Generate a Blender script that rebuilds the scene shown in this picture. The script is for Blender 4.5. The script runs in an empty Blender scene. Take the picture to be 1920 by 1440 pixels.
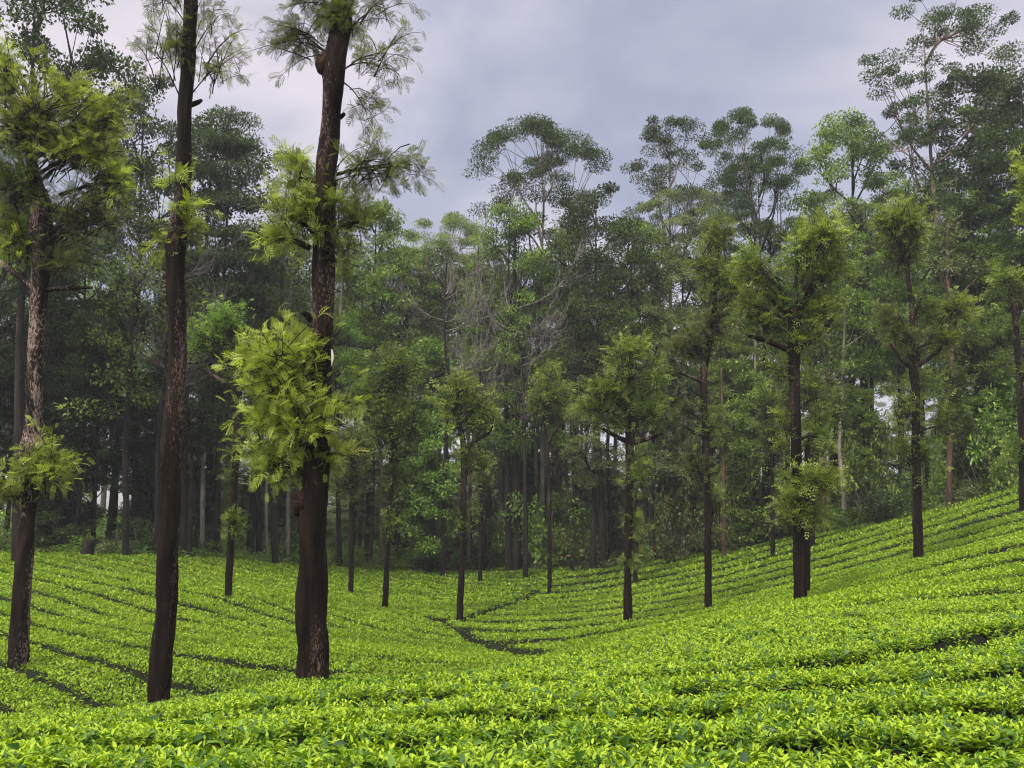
import bpy, math, random
import numpy as np
R = math.radians
rng = np.random.default_rng(11)
random.seed(5)
S = bpy.context.scene
COL = S.collection

# ------------------------------------------------------------------ camera
FPX = 1663.0                     # focal length in pixels of the 1920 px wide photograph
PITCH = R(4.8)
CZ = 10.0                        # camera height; the tea falls away below it
cam_d = bpy.data.cameras.new("camera")
cam_d.sensor_width = 36.0
cam_d.lens = 36.0 * FPX / 1920.0
cam_d.clip_start = 0.1
cam_d.clip_end = 6000
cam = bpy.data.objects.new("camera", cam_d)
cam.location = (0, 0, CZ)
cam.rotation_euler = (R(90) + PITCH, 0, 0)
COL.objects.link(cam)
S.camera = cam

# ------------------------------------------------------------------ world and sun
SUN_EL, SUN_AZ = R(52), R(215)   # high soft sun behind the camera's left shoulder
w = bpy.data.worlds.new("World")
S.world = w
w.use_nodes = True
nt = w.node_tree
nt.nodes.clear()
def N(t, kind, **kw):
    n = t.nodes.new(kind)
    for k, v in kw.items():
        setattr(n, k, v)
    return n
def setin(n, **kw):
    for k, v in kw.items():
        n.inputs[k.replace('_', ' ')].default_value = v
def ramp(t, stops, interp='LINEAR'):
    n = t.nodes.new('ShaderNodeValToRGB')
    n.color_ramp.interpolation = interp
    e = n.color_ramp.elements
    while len(e) < len(stops):
        e.new(0.5)
    for i, (p, c) in enumerate(stops):
        e[i].position = p
        e[i].color = (c[0], c[1], c[2], 1)
    return n
def L(t, a, b):
    t.links.new(a, b)
wo = N(nt, 'ShaderNodeOutputWorld')
sky = N(nt, 'ShaderNodeTexSky', sky_type='NISHITA', sun_disc=False)
sky.sun_elevation = SUN_EL
sky.sun_rotation = SUN_AZ
sky.dust_density = 2.0
bg1 = N(nt, 'ShaderNodeBackground')
bg1.inputs['Strength'].default_value = 0.06
L(nt, sky.outputs[0], bg1.inputs['Color'])
tc = N(nt, 'ShaderNodeTexCoord')
sep = N(nt, 'ShaderNodeSeparateXYZ')
L(nt, tc.outputs['Generated'], sep.inputs[0])
mp = N(nt, 'ShaderNodeMapping')
mp.inputs['Scale'].default_value = (1.0, 1.0, 1.6)
mp.inputs['Location'].default_value = (0.35, 0.2, 0.1)
L(nt, tc.outputs['Generated'], mp.inputs[0])
nz = N(nt, 'ShaderNodeTexNoise')
setin(nz, Scale=2.3, Detail=5.0, Roughness=0.5, Distortion=0.3)
L(nt, mp.outputs[0], nz.inputs['Vector'])
nz2 = N(nt, 'ShaderNodeTexNoise')
setin(nz2, Scale=4.1, Detail=4.0, Roughness=0.45)
L(nt, mp.outputs[0], nz2.inputs['Vector'])
cl = ramp(nt, [(0.38, (0.205, 0.222, 0.298)), (0.50, (0.29, 0.294, 0.362)), (0.61, (0.43, 0.395, 0.44))])
L(nt, nz.outputs[0], cl.inputs[0])
zb = N(nt, 'ShaderNodeMapRange', interpolation_type='SMOOTHSTEP')
setin(zb, From_Min=0.50, From_Max=0.85, To_Min=1.0, To_Max=7.0)
L(nt, sep.outputs['Z'], zb.inputs['Value'])
bg2 = N(nt, 'ShaderNodeBackground')
zc = N(nt, 'ShaderNodeMapRange', interpolation_type='SMOOTHSTEP')
setin(zc, From_Min=0.50, From_Max=0.75)
L(nt, sep.outputs['Z'], zc.inputs['Value'])
zm = N(nt, 'ShaderNodeMix', data_type='RGBA')
L(nt, zc.outputs[0], zm.inputs['Factor']); L(nt, cl.outputs[0], zm.inputs[6]); zm.inputs[7].default_value = (0.345, 0.325, 0.29, 1)
L(nt, zm.outputs[2], bg2.inputs['Color'])
L(nt, zb.outputs[0], bg2.inputs['Strength'])
cov = N(nt, 'ShaderNodeMapRange')
setin(cov, From_Min=0.35, From_Max=0.6, To_Min=0.72, To_Max=0.97)
L(nt, nz2.outputs[0], cov.inputs['Value'])
mx = N(nt, 'ShaderNodeMixShader')
L(nt, cov.outputs[0], mx.inputs[0])
L(nt, bg1.outputs[0], mx.inputs[1])
L(nt, bg2.outputs[0], mx.inputs[2])
L(nt, mx.outputs[0], wo.inputs[0])

sd = bpy.data.lights.new("sun", 'SUN')
sd.energy = 2.8
sd.angle = R(14)
sd.color = (1.0, 0.94, 0.82)
so = bpy.data.objects.new("sun", sd)
so.rotation_euler = (R(90) - SUN_EL, 0, R(180) - SUN_AZ)
so.location = (0, 0, 60)
COL.objects.link(so)
S.view_settings.view_transform = 'Standard'
S.view_settings.look = 'None'
S.view_settings.exposure = 0.95
S.view_settings.gamma = 1.0
S.render.engine = 'CYCLES'
S.cycles.filter_width = 1.15
S.cycles.max_bounces = 6
S.cycles.diffuse_bounces = 3
S.cycles.glossy_bounces = 2
S.cycles.transmission_bounces = 4
S.cycles.volume_bounces = 0
S.cycles.use_denoising = True
S.cycles.denoiser = 'OPENIMAGEDENOISE'
S.cycles.denoising_input_passes = 'RGB_ALBEDO_NORMAL'
S.cycles.denoising_prefilter = 'ACCURATE'

# ------------------------------------------------------------------ maths helpers
def pix(px, py, D):
    """world point seen at photograph pixel (px, py), D metres ahead of the camera"""
    u = (px - 960.0) / FPX
    v = (720.0 - py) / FPX
    y = math.cos(PITCH) - v * math.sin(PITCH)
    z = math.sin(PITCH) + v * math.cos(PITCH)
    k = D / y
    return np.array([u * k, D, CZ + z * k])
def unit(a):
    return a / np.maximum(np.linalg.norm(a, axis=-1, keepdims=True), 1e-9)
def sstep(a, b, x):
    t = np.clip((x - a) / (b - a), 0, 1)
    return t * t * (3 - 2 * t)
def _h(i, j, s):
    n = np.sin(i * 127.1 + j * 311.7 + s * 74.7) * 43758.5453
    return n - np.floor(n)
def vnoise(x, y, s=0):
    i, j = np.floor(x), np.floor(y)
    fx, fy = x - i, y - j
    fx, fy = fx * fx * (3 - 2 * fx), fy * fy * (3 - 2 * fy)
    a, b, c, d = _h(i, j, s), _h(i + 1, j, s), _h(i, j + 1, s), _h(i + 1, j + 1, s)
    return (a * (1 - fx) + b * fx) * (1 - fy) + (c * (1 - fx) + d * fx) * fy
def fnoise(x, y, s=0):
    return (vnoise(x, y, s) * 0.57 + vnoise(x * 2.1, y * 2.1, s + 3) * 0.28 + vnoise(x * 4.3, y * 4.3, s + 7) * 0.15)

# ------------------------------------------------------------------ mesh helpers
def np_mesh(name, V, loops, sizes, mats, tint=None, smooth=True, midx=None):
    me = bpy.data.meshes.new(name)
    V = np.asarray(V, dtype=np.float32)
    loops = np.asarray(loops, dtype=np.int32).ravel()
    sizes = np.asarray(sizes, dtype=np.int32)
    me.vertices.add(len(V))
    me.vertices.foreach_set('co', V.ravel())
    me.loops.add(len(loops))
    me.loops.foreach_set('vertex_index', loops)
    me.polygons.add(len(sizes))
    st = np.zeros(len(sizes), dtype=np.int32)
    st[1:] = np.cumsum(sizes)[:-1]
    me.polygons.foreach_set('loop_start', st)
    me.polygons.foreach_set('use_smooth', np.full(len(sizes), smooth, dtype=bool))
    for m in (mats if isinstance(mats, (list, tuple)) else [mats]):
        me.materials.append(m)
    if midx is not None:
        me.polygons.foreach_set('material_index', np.asarray(midx, dtype=np.int32))
    if tint is not None:
        at = me.attributes.new('tint', 'FLOAT', 'POINT')
        at.data.foreach_set('value', np.asarray(tint, dtype=np.float32))
    me.update(calc_edges=True)
    return me
def link(name, me, parent=None):
    o = bpy.data.objects.new(name, me)
    COL.objects.link(o)
    if parent is not None:
        o.parent = parent
    return o
def tag(o, label=None, cat=None, group=None, kind=None):
    if label: o['label'] = label
    if cat: o['category'] = cat
    if group: o['group'] = group
    if kind: o['kind'] = kind
    return o
def empty(name, loc):
    o = bpy.data.objects.new(name, None)
    o.empty_display_size = 0.3
    o.location = loc
    COL.objects.link(o)
    return o
class Geo:
    """collects pieces of geometry for one mesh"""
    def __init__(s):
        s.V, s.F, s.Z, s.T, s.M, s.n = [], [], [], [], [], 0
    def add(s, V, loops, sizes, tint=None, mi=0):
        s.V.append(np.asarray(V, dtype=np.float32))
        s.F.append(np.asarray(loops, dtype=np.int64).ravel() + s.n)
        s.Z.append(np.asarray(sizes))
        s.T.append(np.zeros(len(V)) if tint is None else np.broadcast_to(np.asarray(tint, dtype=np.float32), (len(V),)))
        s.M.append(np.full(len(sizes), mi))
        s.n += len(V)
    def mesh(s, name, mats, off=None, smooth=True):
        V = np.concatenate(s.V)
        if off is not None:
            V = V - np.asarray(off, dtype=np.float32)
        return np_mesh(name, V, np.concatenate(s.F), np.concatenate(s.Z), mats, np.concatenate(s.T), smooth, np.concatenate(s.M))
def inst(tpl, P, Rm, sc, tint):
    """copies of a template (verts, loops, sizes) at P with frames Rm, scales sc, one tint each"""
    tv, tl, ts = tpl
    n, k = len(P), len(tv)
    sc = np.asarray(sc)
    if sc.ndim == 1:
        sc = sc[:, None].repeat(3, 1)
    v = tv[None] * sc[:, None, :]
    V = np.einsum('nij,nkj->nki', Rm, v) + P[:, None, :]
    loops = (tl[None] + (np.arange(n) * k)[:, None]).ravel()
    return V.reshape(-1, 3), loops, np.tile(ts, n), np.repeat(tint, k)
def frames(d, up):
    """x axis along d, z axis as near up as it goes"""
    x = unit(d)
    y = unit(np.cross(up, x))
    z = np.cross(x, y)
    return np.stack([x, y, z], axis=-1)
def randdir(n, r=rng):
    return unit(r.normal(size=(n, 3)))
def tube(geo, pts, rad, sides=8, mi=0, wob=0.0, cap=True, tint=0.5, seed=0, knots=0.0):
    pts = np.asarray(pts, dtype=float)
    rad = np.asarray(rad, dtype=float)
    n = len(pts)
    t = unit(np.gradient(pts, axis=0))
    ref = np.array([0.0, 1.0, 0.0]) if abs(t[0][1]) < 0.9 else np.array([1.0, 0, 0])
    a = np.linspace(0, 2 * math.pi, sides, endpoint=False)
    xs = unit(np.cross(t, ref))
    ys = np.cross(t, xs)
    r = rad[:, None] * np.ones(sides)[None]
    if wob:
        L_ = np.concatenate([[0], np.cumsum(np.linalg.norm(np.diff(pts, axis=0), axis=1))])
        f = max(np.mean(rad), 1e-3)
        r = r * (1 + wob * 2 * (fnoise(np.cos(a)[None] * 1.3 + 5 + L_[:, None] * 0 + seed, L_[:, None] / f * 0.35 + np.sin(a)[None] * 1.3, seed) - 0.5))
    if knots:
        z_ = pts[:, 2][:, None]
        r = r * (1 + knots * (vnoise(np.cos(a)[None] * 4 + seed, np.sin(a)[None] * 4 + z_ * 5.0, 3) + vnoise(np.cos(a)[None] * 9 + seed, np.sin(a)[None] * 9 + z_ * 3.0, 8) - 1))
        r = r * (1 + 0.9 * np.clip(vnoise(np.cos(a)[None] * 1.6 + seed * 3, np.sin(a)[None] * 1.6 + z_ * 1.7, 12) - 0.80, 0, 1))
    V = pts[:, None] + xs[:, None] * (np.cos(a)[None, :, None] * r[..., None]) + ys[:, None] * (np.sin(a)[None, :, None] * r[..., None])
    i = np.arange(n - 1)[:, None] * sides
    j = np.arange(sides)[None]
    k = (j + 1) % sides
    F = np.stack([i + j, i + k, i + sides + k, i + sides + j], -1).reshape(-1, 4)
    V = V.reshape(-1, 3)
    loops, sizes = F.ravel(), np.full(len(F), 4)
    if cap:
        loops = np.concatenate([loops, (n - 1) * sides + np.arange(sides)])
        sizes = np.concatenate([sizes, [sides]])
    geo.add(V, loops, sizes, tint, mi)
def spline(pts, m):
    """Catmull-Rom through the rows of pts, m points"""
    p = np.asarray(pts, dtype=float)
    p = np.concatenate([[2 * p[0] - p[1]], p, [2 * p[-1] - p[-2]]])
    k = len(p) - 3
    u = np.linspace(0, k - 1e-6, m)
    i = u.astype(int)
    t = (u - i)[:, None]
    a, b, c, d = p[i], p[i + 1], p[i + 2], p[i + 3]
    return 0.5 * (2 * b + (c - a) * t + (2 * a - 5 * b + 4 * c - d) * t ** 2 + (3 * b - a - 3 * c + d) * t ** 3)
def tubes(geo, A, B, C, ra, rb, seg=4, tint=0.5, mi=0):
    """many thin three-sided quadratic curves A-B-C at once"""
    n = len(A)
    if n == 0: return
    u = np.linspace(0, 1, seg + 1)[None, :, None]
    P = A[:, None] * (1 - u) ** 2 + B[:, None] * 2 * u * (1 - u) + C[:, None] * u ** 2
    t = unit(np.gradient(P, axis=1))
    ref = np.where(np.abs(t[..., 1:2]) < 0.9, np.array([0, 1.0, 0]), np.array([1.0, 0, 0]))
    x = unit(np.cross(t, ref)); y = np.cross(t, x)
    r = (np.asarray(ra)[:, None] * (1 - u[..., 0]) + np.asarray(rb)[:, None] * u[..., 0])
    V = np.stack([P + (x * math.cos(a) + y * math.sin(a)) * r[..., None] for a in (0, 2.094, 4.189)], axis=2)
    base = (np.arange(n) * (seg + 1) * 3)[:, None, None]
    i = (np.arange(seg) * 3)[None, :, None]
    j = np.arange(3)[None, None]
    k = (j + 1) % 3
    F = np.stack([base + i + j, base + i + k, base + i + 3 + k, base + i + 3 + j], -1).reshape(-1, 4)
    geo.add(V.reshape(-1, 3), F.ravel(), np.full(len(F), 4), tint, mi)

# ------------------------------------------------------------------ leaf templates
def leaf_quad(w=0.42, fold=0.12):
    v = np.array([[0, 0, 0], [0.45, w / 2, fold], [1, 0, -0.05], [0.45, -w / 2, fold]])
    return v, np.array([0, 3, 2, 1]), np.array([4])
def leaf_fine(w=0.42, curl=0.25, fold=0.10):
    v = [[0, 0, 0]]
    for t, ww in ((0.3, 0.9), (0.68, 0.72)):
        z = -curl * t * t
        v += [[t, ww * w / 2, z + fold], [t, 0, z], [t, -ww * w / 2, z + fold]]
    v.append([0.98, 0, -curl])
    l = [0, 2, 1, 0, 3, 2, 1, 2, 5, 4, 2, 3, 6, 5, 4, 5, 7, 5, 6, 7]
    return np.array(v, dtype=float), np.array(l), np.array([3, 3, 4, 4, 3, 3])
def frond(pairs, wid=0.085, droop=0.22, ang=48, stem=True, ll=0.42):
    V, F, Z = [], [], []
    def lf(b, d, l, wd):
        n = len(V)
        d = d / np.linalg.norm(d)
        s = np.cross(d, [0, 0, 1.0]); s /= np.linalg.norm(s)
        V.extend([b, b + d * l * 0.5 + s * wd + np.array([0, 0, 0.02]), b + d * l - np.array([0, 0, 0.10 * l]), b + d * l * 0.5 - s * wd + np.array([0, 0, 0.02])])
        F.extend([n, n + 1, n + 2, n + 3]); Z.append(4)
    for i in range(pairs):
        t = 0.14 + 0.74 * i / max(pairs - 1, 1)
        b = np.array([t, 0, 0.10 * t - droop * t * t])
        ln = ll * (0.55 + 0.75 * math.sin(math.pi * (0.18 + 0.72 * t)))  * 0.78
        for sg in (1, -1):
            a = R(ang - 14 * t)
            lf(b, np.array([math.cos(a), sg * math.sin(a), 0.16 - 0.5 * t * droop]), ln, wid * ln / ll)
    b = np.array([0.86, 0, 0.086 - droop * 0.74])
    lf(b, np.array([1, 0, -0.35]), 0.24, wid * 0.7)
    if stem:
        n = len(V)
        for t in (0, 0.45, 0.88):
            z = 0.10 * t - droop * t * t
            V.extend([np.array([t, 0.009, z]), np.array([t, -0.009, z])])
        F.extend([n, n + 1, n + 3, n + 2, n + 2, n + 3, n + 5, n + 4]); Z += [4, 4]
    return np.array(V), np.array(F), np.array(Z)
FR_FINE = frond(5, wid=0.036, ll=0.52, ang=42, droop=0.3)
FR_MID = frond(3, wid=0.062, stem=False, ll=0.56, ang=40, droop=0.28)
FR_FAR = frond(2, wid=0.095, stem=False, ll=0.7, ang=42, droop=0.25)
LQ = leaf_quad()
LQW = leaf_quad(0.62, 0.1)
LF = leaf_fine()
LFB = leaf_fine(0.46, 0.32, 0.07)

# ------------------------------------------------------------------ materials
def base_mat(name):
    m = bpy.data.materials.new(name)
    m.use_nodes = True
    t = m.node_tree
    t.nodes.clear()
    return m, t, N(t, 'ShaderNodeOutputMaterial')
def leaf_mat(name, stops, trans=0.3, rough=0.5, spec=0.25, tw=(1.05, 1.15, 0.6)):
    """leaf colour runs along a ramp by each leaf's own tint (age or chance, with painted inner shade in oak tufts); each plant differs a little"""
    m, t, o = base_mat(name)
    at = N(t, 'ShaderNodeAttribute', attribute_name='tint')
    rp = ramp(t, stops)
    L(t, at.outputs['Fac'], rp.inputs[0])
    oi = N(t, 'ShaderNodeObjectInfo')
    hs = N(t, 'ShaderNodeHueSaturation')
    mr = N(t, 'ShaderNodeMapRange'); setin(mr, To_Min=0.8, To_Max=1.2)
    L(t, oi.outputs['Random'], mr.inputs['Value'])
    mh = N(t, 'ShaderNodeMapRange'); setin(mh, To_Min=0.488, To_Max=0.512)
    L(t, oi.outputs['Random'], mh.inputs['Value'])
    L(t, mr.outputs[0], hs.inputs['Value']); L(t, mh.outputs[0], hs.inputs['Hue'])
    L(t, rp.outputs[0], hs.inputs['Color'])
    p = N(t, 'ShaderNodeBsdfPrincipled')
    setin(p, Roughness=rough)
    p.inputs['Specular IOR Level'].default_value = spec
    L(t, hs.outputs[0], p.inputs['Base Color'])
    tr = N(t, 'ShaderNodeBsdfTranslucent')
    mc = N(t, 'ShaderNodeMix', data_type='RGBA', blend_type='MULTIPLY')
    mc.inputs['Factor'].default_value = 1.0
    L(t, hs.outputs[0], mc.inputs[6]); mc.inputs[7].default_value = (*tw, 1)
    L(t, mc.outputs[2], tr.inputs[0])
    ms = N(t, 'ShaderNodeMixShader'); ms.inputs[0].default_value = trans
    L(t, p.outputs[0], ms.inputs[1]); L(t, tr.outputs[0], ms.inputs[2])
    L(t, ms.outputs[0], o.inputs[0])
    return m
def bark_mat(name, dark, mid, pale, pale_at=0.62, scale=7.0, bump=0.6, stretch=0.22, rough=0.9):
    m, t, o = base_mat(name)
    tcn = N(t, 'ShaderNodeTexCoord')
    mpn = N(t, 'ShaderNodeMapping'); mpn.inputs['Scale'].default_value = (1, 1, stretch)
    L(t, tcn.outputs['Object'], mpn.inputs[0])
    n1 = N(t, 'ShaderNodeTexNoise'); setin(n1, Scale=scale, Detail=6.0, Roughness=0.65, Distortion=0.4)
    L(t, mpn.outputs[0], n1.inputs['Vector'])
    n2 = N(t, 'ShaderNodeTexNoise'); setin(n2, Scale=scale * 0.3, Detail=3.0)
    L(t, mpn.outputs[0], n2.inputs['Vector'])
    n3 = N(t, 'ShaderNodeTexNoise'); setin(n3, Scale=scale * 4.5, Detail=3.0, Roughness=0.7)
    mp3 = N(t, 'ShaderNodeMapping'); mp3.inputs['Scale'].default_value = (1, 1, 0.4)
    L(t, tcn.outputs['Object'], mp3.inputs[0]); L(t, mp3.outputs[0], n3.inputs['Vector'])
    r1 = ramp(t, [(0.35, dark), (0.62, mid)])
    L(t, n1.outputs[0], r1.inputs[0])
    # lichen: small flecks gathered in large patches
    ad = N(t, 'ShaderNodeMath', operation='ADD')
    m1 = N(t, 'ShaderNodeMath', operation='MULTIPLY'); m1.inputs[1].default_value = 0.55
    L(t, n2.outputs[0], m1.inputs[0])
    m2 = N(t, 'ShaderNodeMath', operation='MULTIPLY'); m2.inputs[1].default_value = 0.45
    L(t, n3.outputs[0], m2.inputs[0])
    L(t, m1.outputs[0], ad.inputs[0]); L(t, m2.outputs[0], ad.inputs[1])
    r2 = ramp(t, [(pale_at - 0.035, (0, 0, 0)), (pale_at + 0.035, (1, 1, 1))])
    L(t, ad.outputs[0], r2.inputs[0])
    n4 = N(t, 'ShaderNodeTexNoise'); setin(n4, Scale=scale * 0.45, Detail=4.0, Roughness=0.6, Distortion=0.8)
    L(t, mpn.outputs[0], n4.inputs['Vector'])
    r4 = ramp(t, [(0.50, (0, 0, 0)), (0.64, (1, 1, 1))]); L(t, n4.outputs[0], r4.inputs[0])
    mr4 = N(t, 'ShaderNodeMix', data_type='RGBA')
    L(t, r4.outputs[0], mr4.inputs['Factor']); L(t, r1.outputs[0], mr4.inputs[6]); mr4.inputs[7].default_value = (mid[0] * 1.6, mid[1] * 1.5, mid[2] * 1.45, 1)
    mxn = N(t, 'ShaderNodeMix', data_type='RGBA')
    L(t, r2.outputs[0], mxn.inputs['Factor']); L(t, mr4.outputs[2], mxn.inputs[6]); mxn.inputs[7].default_value = (*pale, 1)
    p = N(t, 'ShaderNodeBsdfPrincipled'); setin(p, Roughness=rough)
    p.inputs['Specular IOR Level'].default_value = 0.12
    L(t, mxn.outputs[2], p.inputs['Base Color'])
    b = N(t, 'ShaderNodeBump'); setin(b, Strength=bump, Distance=0.05)
    L(t, n1.outputs[0], b.inputs['Height']); L(t, b.outputs[0], p.inputs['Normal'])
    L(t, p.outputs[0], o.inputs[0])
    return m
M = {}
M['bark'] = bark_mat('silver_oak_bark', (0.0015, 0.001, 0.001), (0.011, 0.0065, 0.0052), (0.115, 0.08, 0.07), 0.585, 9.0, 1.0, 0.14)
M['bark_pale'] = bark_mat('silver_oak_bark_patchy', (0.002, 0.0015, 0.0014), (0.015, 0.009, 0.0075), (0.21, 0.16, 0.145), 0.55, bump=1.0)
M['bark_far'] = bark_mat('dark_tree_bark', (0.005, 0.004, 0.004), (0.020, 0.016, 0.015), (0.10, 0.085, 0.08), 0.62, 4.0, 0.3)
M['bark_red'] = bark_mat('reddish_bark', (0.02, 0.012, 0.010), (0.07, 0.042, 0.034), (0.16, 0.12, 0.105), 0.57, 4.0, 0.3)
M['bark_tan'] = bark_mat('smooth_tan_bark', (0.06, 0.042, 0.032), (0.15, 0.105, 0.080), (0.27, 0.23, 0.20), 0.56, 3.0, 0.2)
M['bark_grey'] = bark_mat('pale_grey_bark', (0.07, 0.06, 0.052), (0.18, 0.16, 0.14), (0.30, 0.275, 0.25), 0.57, 5.0, 0.3)
M['twig_grey'] = bark_mat('weathered_twig_bark', (0.055, 0.05, 0.048), (0.13, 0.118, 0.11), (0.20, 0.19, 0.18), 0.57, 5.0, 0.2)
M['burr'] = bark_mat('burr_bark', (0.002, 0.0015, 0.001), (0.020, 0.010, 0.006), (0.05, 0.028, 0.018), 0.58, 12.0, 1.0, 1.0)
M['wood_pale'] = bark_mat('peeled_wood', (0.45, 0.42, 0.36), (0.6, 0.57, 0.5), (0.7, 0.68, 0.62), 0.6, 8.0, 0.2)
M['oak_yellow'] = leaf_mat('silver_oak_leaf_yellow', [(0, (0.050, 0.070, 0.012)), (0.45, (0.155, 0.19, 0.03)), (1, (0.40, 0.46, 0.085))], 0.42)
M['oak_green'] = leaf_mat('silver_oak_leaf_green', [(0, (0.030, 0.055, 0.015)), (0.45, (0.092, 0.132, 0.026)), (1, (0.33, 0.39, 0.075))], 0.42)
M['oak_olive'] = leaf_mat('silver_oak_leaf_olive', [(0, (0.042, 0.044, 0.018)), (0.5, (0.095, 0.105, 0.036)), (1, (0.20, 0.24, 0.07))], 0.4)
M['f_dark'] = leaf_mat('forest_leaf_dark', [(0, (0.0146, 0.0257, 0.0097)), (0.5, (0.0350, 0.0583, 0.0178)), (1, (0.0874, 0.1229, 0.0322))], 0.4, 0.5)
M['f_mid'] = leaf_mat('forest_leaf_mid', [(0, (0.0524, 0.0944, 0.0202)), (0.5, (0.1300, 0.2040, 0.0396)), (1, (0.3082, 0.4184, 0.0643))], 0.4, 0.5)
M['f_pale'] = leaf_mat('forest_leaf_pale', [(0, (0.0579, 0.0904, 0.0245)), (0.5, (0.1242, 0.1822, 0.0465)), (1, (0.2668, 0.3300, 0.0775))], 0.4, 0.5)
M['f_grey'] = leaf_mat('forest_leaf_greygreen', [(0, (0.0637, 0.0842, 0.0391)), (0.5, (0.1415, 0.1738, 0.0742)), (1, (0.3019, 0.3364, 0.1276))], 0.4, 0.5)
M['f_rust'] = leaf_mat('forest_leaf_rusty', [(0, (0.035, 0.055, 0.016)), (0.5, (0.075, 0.105, 0.026)), (0.8, (0.13, 0.12, 0.03)), (1, (0.21, 0.12, 0.035))], 0.38)
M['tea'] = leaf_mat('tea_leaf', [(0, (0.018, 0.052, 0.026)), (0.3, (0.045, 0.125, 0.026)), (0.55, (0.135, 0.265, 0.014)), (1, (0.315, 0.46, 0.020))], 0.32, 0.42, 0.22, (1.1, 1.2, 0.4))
def plain_noise(name, a, b, scale, rough=0.95, bump=0.5):
    m, t, o = base_mat(name)
    tcn = N(t, 'ShaderNodeTexCoord')
    n1 = N(t, 'ShaderNodeTexNoise'); setin(n1, Scale=scale, Detail=7.0, Roughness=0.7)
    L(t, tcn.outputs['Object'], n1.inputs['Vector'])
    r1 = ramp(t, [(0.3, a), (0.7, b)]); L(t, n1.outputs[0], r1.inputs[0])
    p = N(t, 'ShaderNodeBsdfPrincipled'); setin(p, Roughness=rough)
    p.inputs['Specular IOR Level'].default_value = 0.15
    L(t, r1.outputs[0], p.inputs['Base Color'])
    bb = N(t, 'ShaderNodeBump'); setin(bb, Strength=bump, Distance=0.1)
    L(t, n1.outputs[0], bb.inputs['Height']); L(t, bb.outputs[0], p.inputs['Normal'])
    L(t, p.outputs[0], o.inputs[0])
    return m
M['soil'] = plain_noise('soil_and_litter', (0.030, 0.022, 0.014), (0.085, 0.060, 0.036), 1.4)
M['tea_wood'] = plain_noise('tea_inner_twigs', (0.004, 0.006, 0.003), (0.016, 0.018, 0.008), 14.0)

# ------------------------------------------------------------------ terrain: tea top fitted through points seen in the photograph
CTRL = [(960, 1440, 3.2), (0, 1440, 3.2), (1920, 1440, 3.2), (960, 1362, 4.25), (0, 1364, 4.2), (1920, 1372, 4.15), (-500, 1400, 4), (2400, 1400, 4),
        (20, 1366, 5.2), (300, 1347, 6.2), (587, 1272, 7.6), (800, 1258, 8.2), (1000, 1258, 9.0), (1250, 1172, 11.5), (1420, 1150, 13), (1560, 1150, 12), (1700, 1108, 16), (1900, 1005, 25), (1920, 1150, 10), (1920, 1230, 7),
        (1000, 1262, 15), (1000, 1246, 20), (1100, 1216, 19), (800, 1266, 12.5), (800, 1222, 19), (1000, 1222, 26), (1100, 1195, 24), (1250, 1170, 18), (1340, 1152, 24),
        (587, 1263, 13), (297, 1338, 15), (35, 1238, 18), (-80, 1340, 11), (120, 1332, 10), (297, 1323, 10), (450, 1302, 10), (430, 1235, 18), (620, 1200, 23), (0, 1150, 24), (200, 1150, 26), (427, 1116, 30), (-300, 1120, 26),
        (0, 1034, 44), (240, 1040, 44), (-250, 1030, 44), (862, 1161, 35), (1177, 1161, 32), (722, 1136, 37), (658, 1108, 42), (1030, 1111, 50), (960, 1062, 62), (620, 1062, 55), (430, 1048, 48),
        (1328, 1137, 32), (1500, 1123, 23), (1722, 1046, 30), (1540, 1000, 50), (1250, 1045, 58), (1800, 943, 46), (1920, 903, 44), (2300, 830, 40), (2250, 960, 24), (2500, 1180, 9)]
_c = [pix(*c) for c in CTRL] + [np.array(p, float) for p in
      [(0, -6, 9.2), (-8, -4, 8.9), (8, -4, 9.4), (0, 95, 1.6), (-55, 95, 3.5), (60, 95, 9.5), (-70, 45, 6), (75, 45, 14.5), (30, 75, 6.2), (-30, 75, 3.2)]]
_c = np.array(_c)
_S = 20.0
def _phi(r2):
    return np.where(r2 > 1e-12, 0.5 * r2 * np.log(np.maximum(r2, 1e-12)), 0)
_xy = _c[:, :2] / _S
_K = _phi(((_xy[:, None] - _xy[None]) ** 2).sum(-1)) + np.eye(len(_xy)) * 0.0006
_P = np.concatenate([np.ones((len(_xy), 1)), _xy], 1)
_sol = np.linalg.solve(np.block([[_K, _P], [_P.T, np.zeros((3, 3))]]), np.concatenate([_c[:, 2], [0, 0, 0]]))
def top(X, Y):
    """height of the plucked tea table"""
    X = np.asarray(X, float); Y = np.asarray(Y, float)
    xc = np.clip(X, -72, 75) / _S; yc = np.clip(Y, -8, 96) / _S
    out = _sol[-3] + _sol[-2] * xc + _sol[-1] * yc
    for i in range(len(_xy)):
        out = out + _sol[i] * _phi((xc - _xy[i, 0]) ** 2 + (yc - _xy[i, 1]) ** 2)
    return out - 55 * sstep(92, 330, Y) - 8 * sstep(75, 400, np.abs(X))
TEA_H = 0.75
def ground_z(X, Y):
    return top(X, Y) - TEA_H
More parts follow.
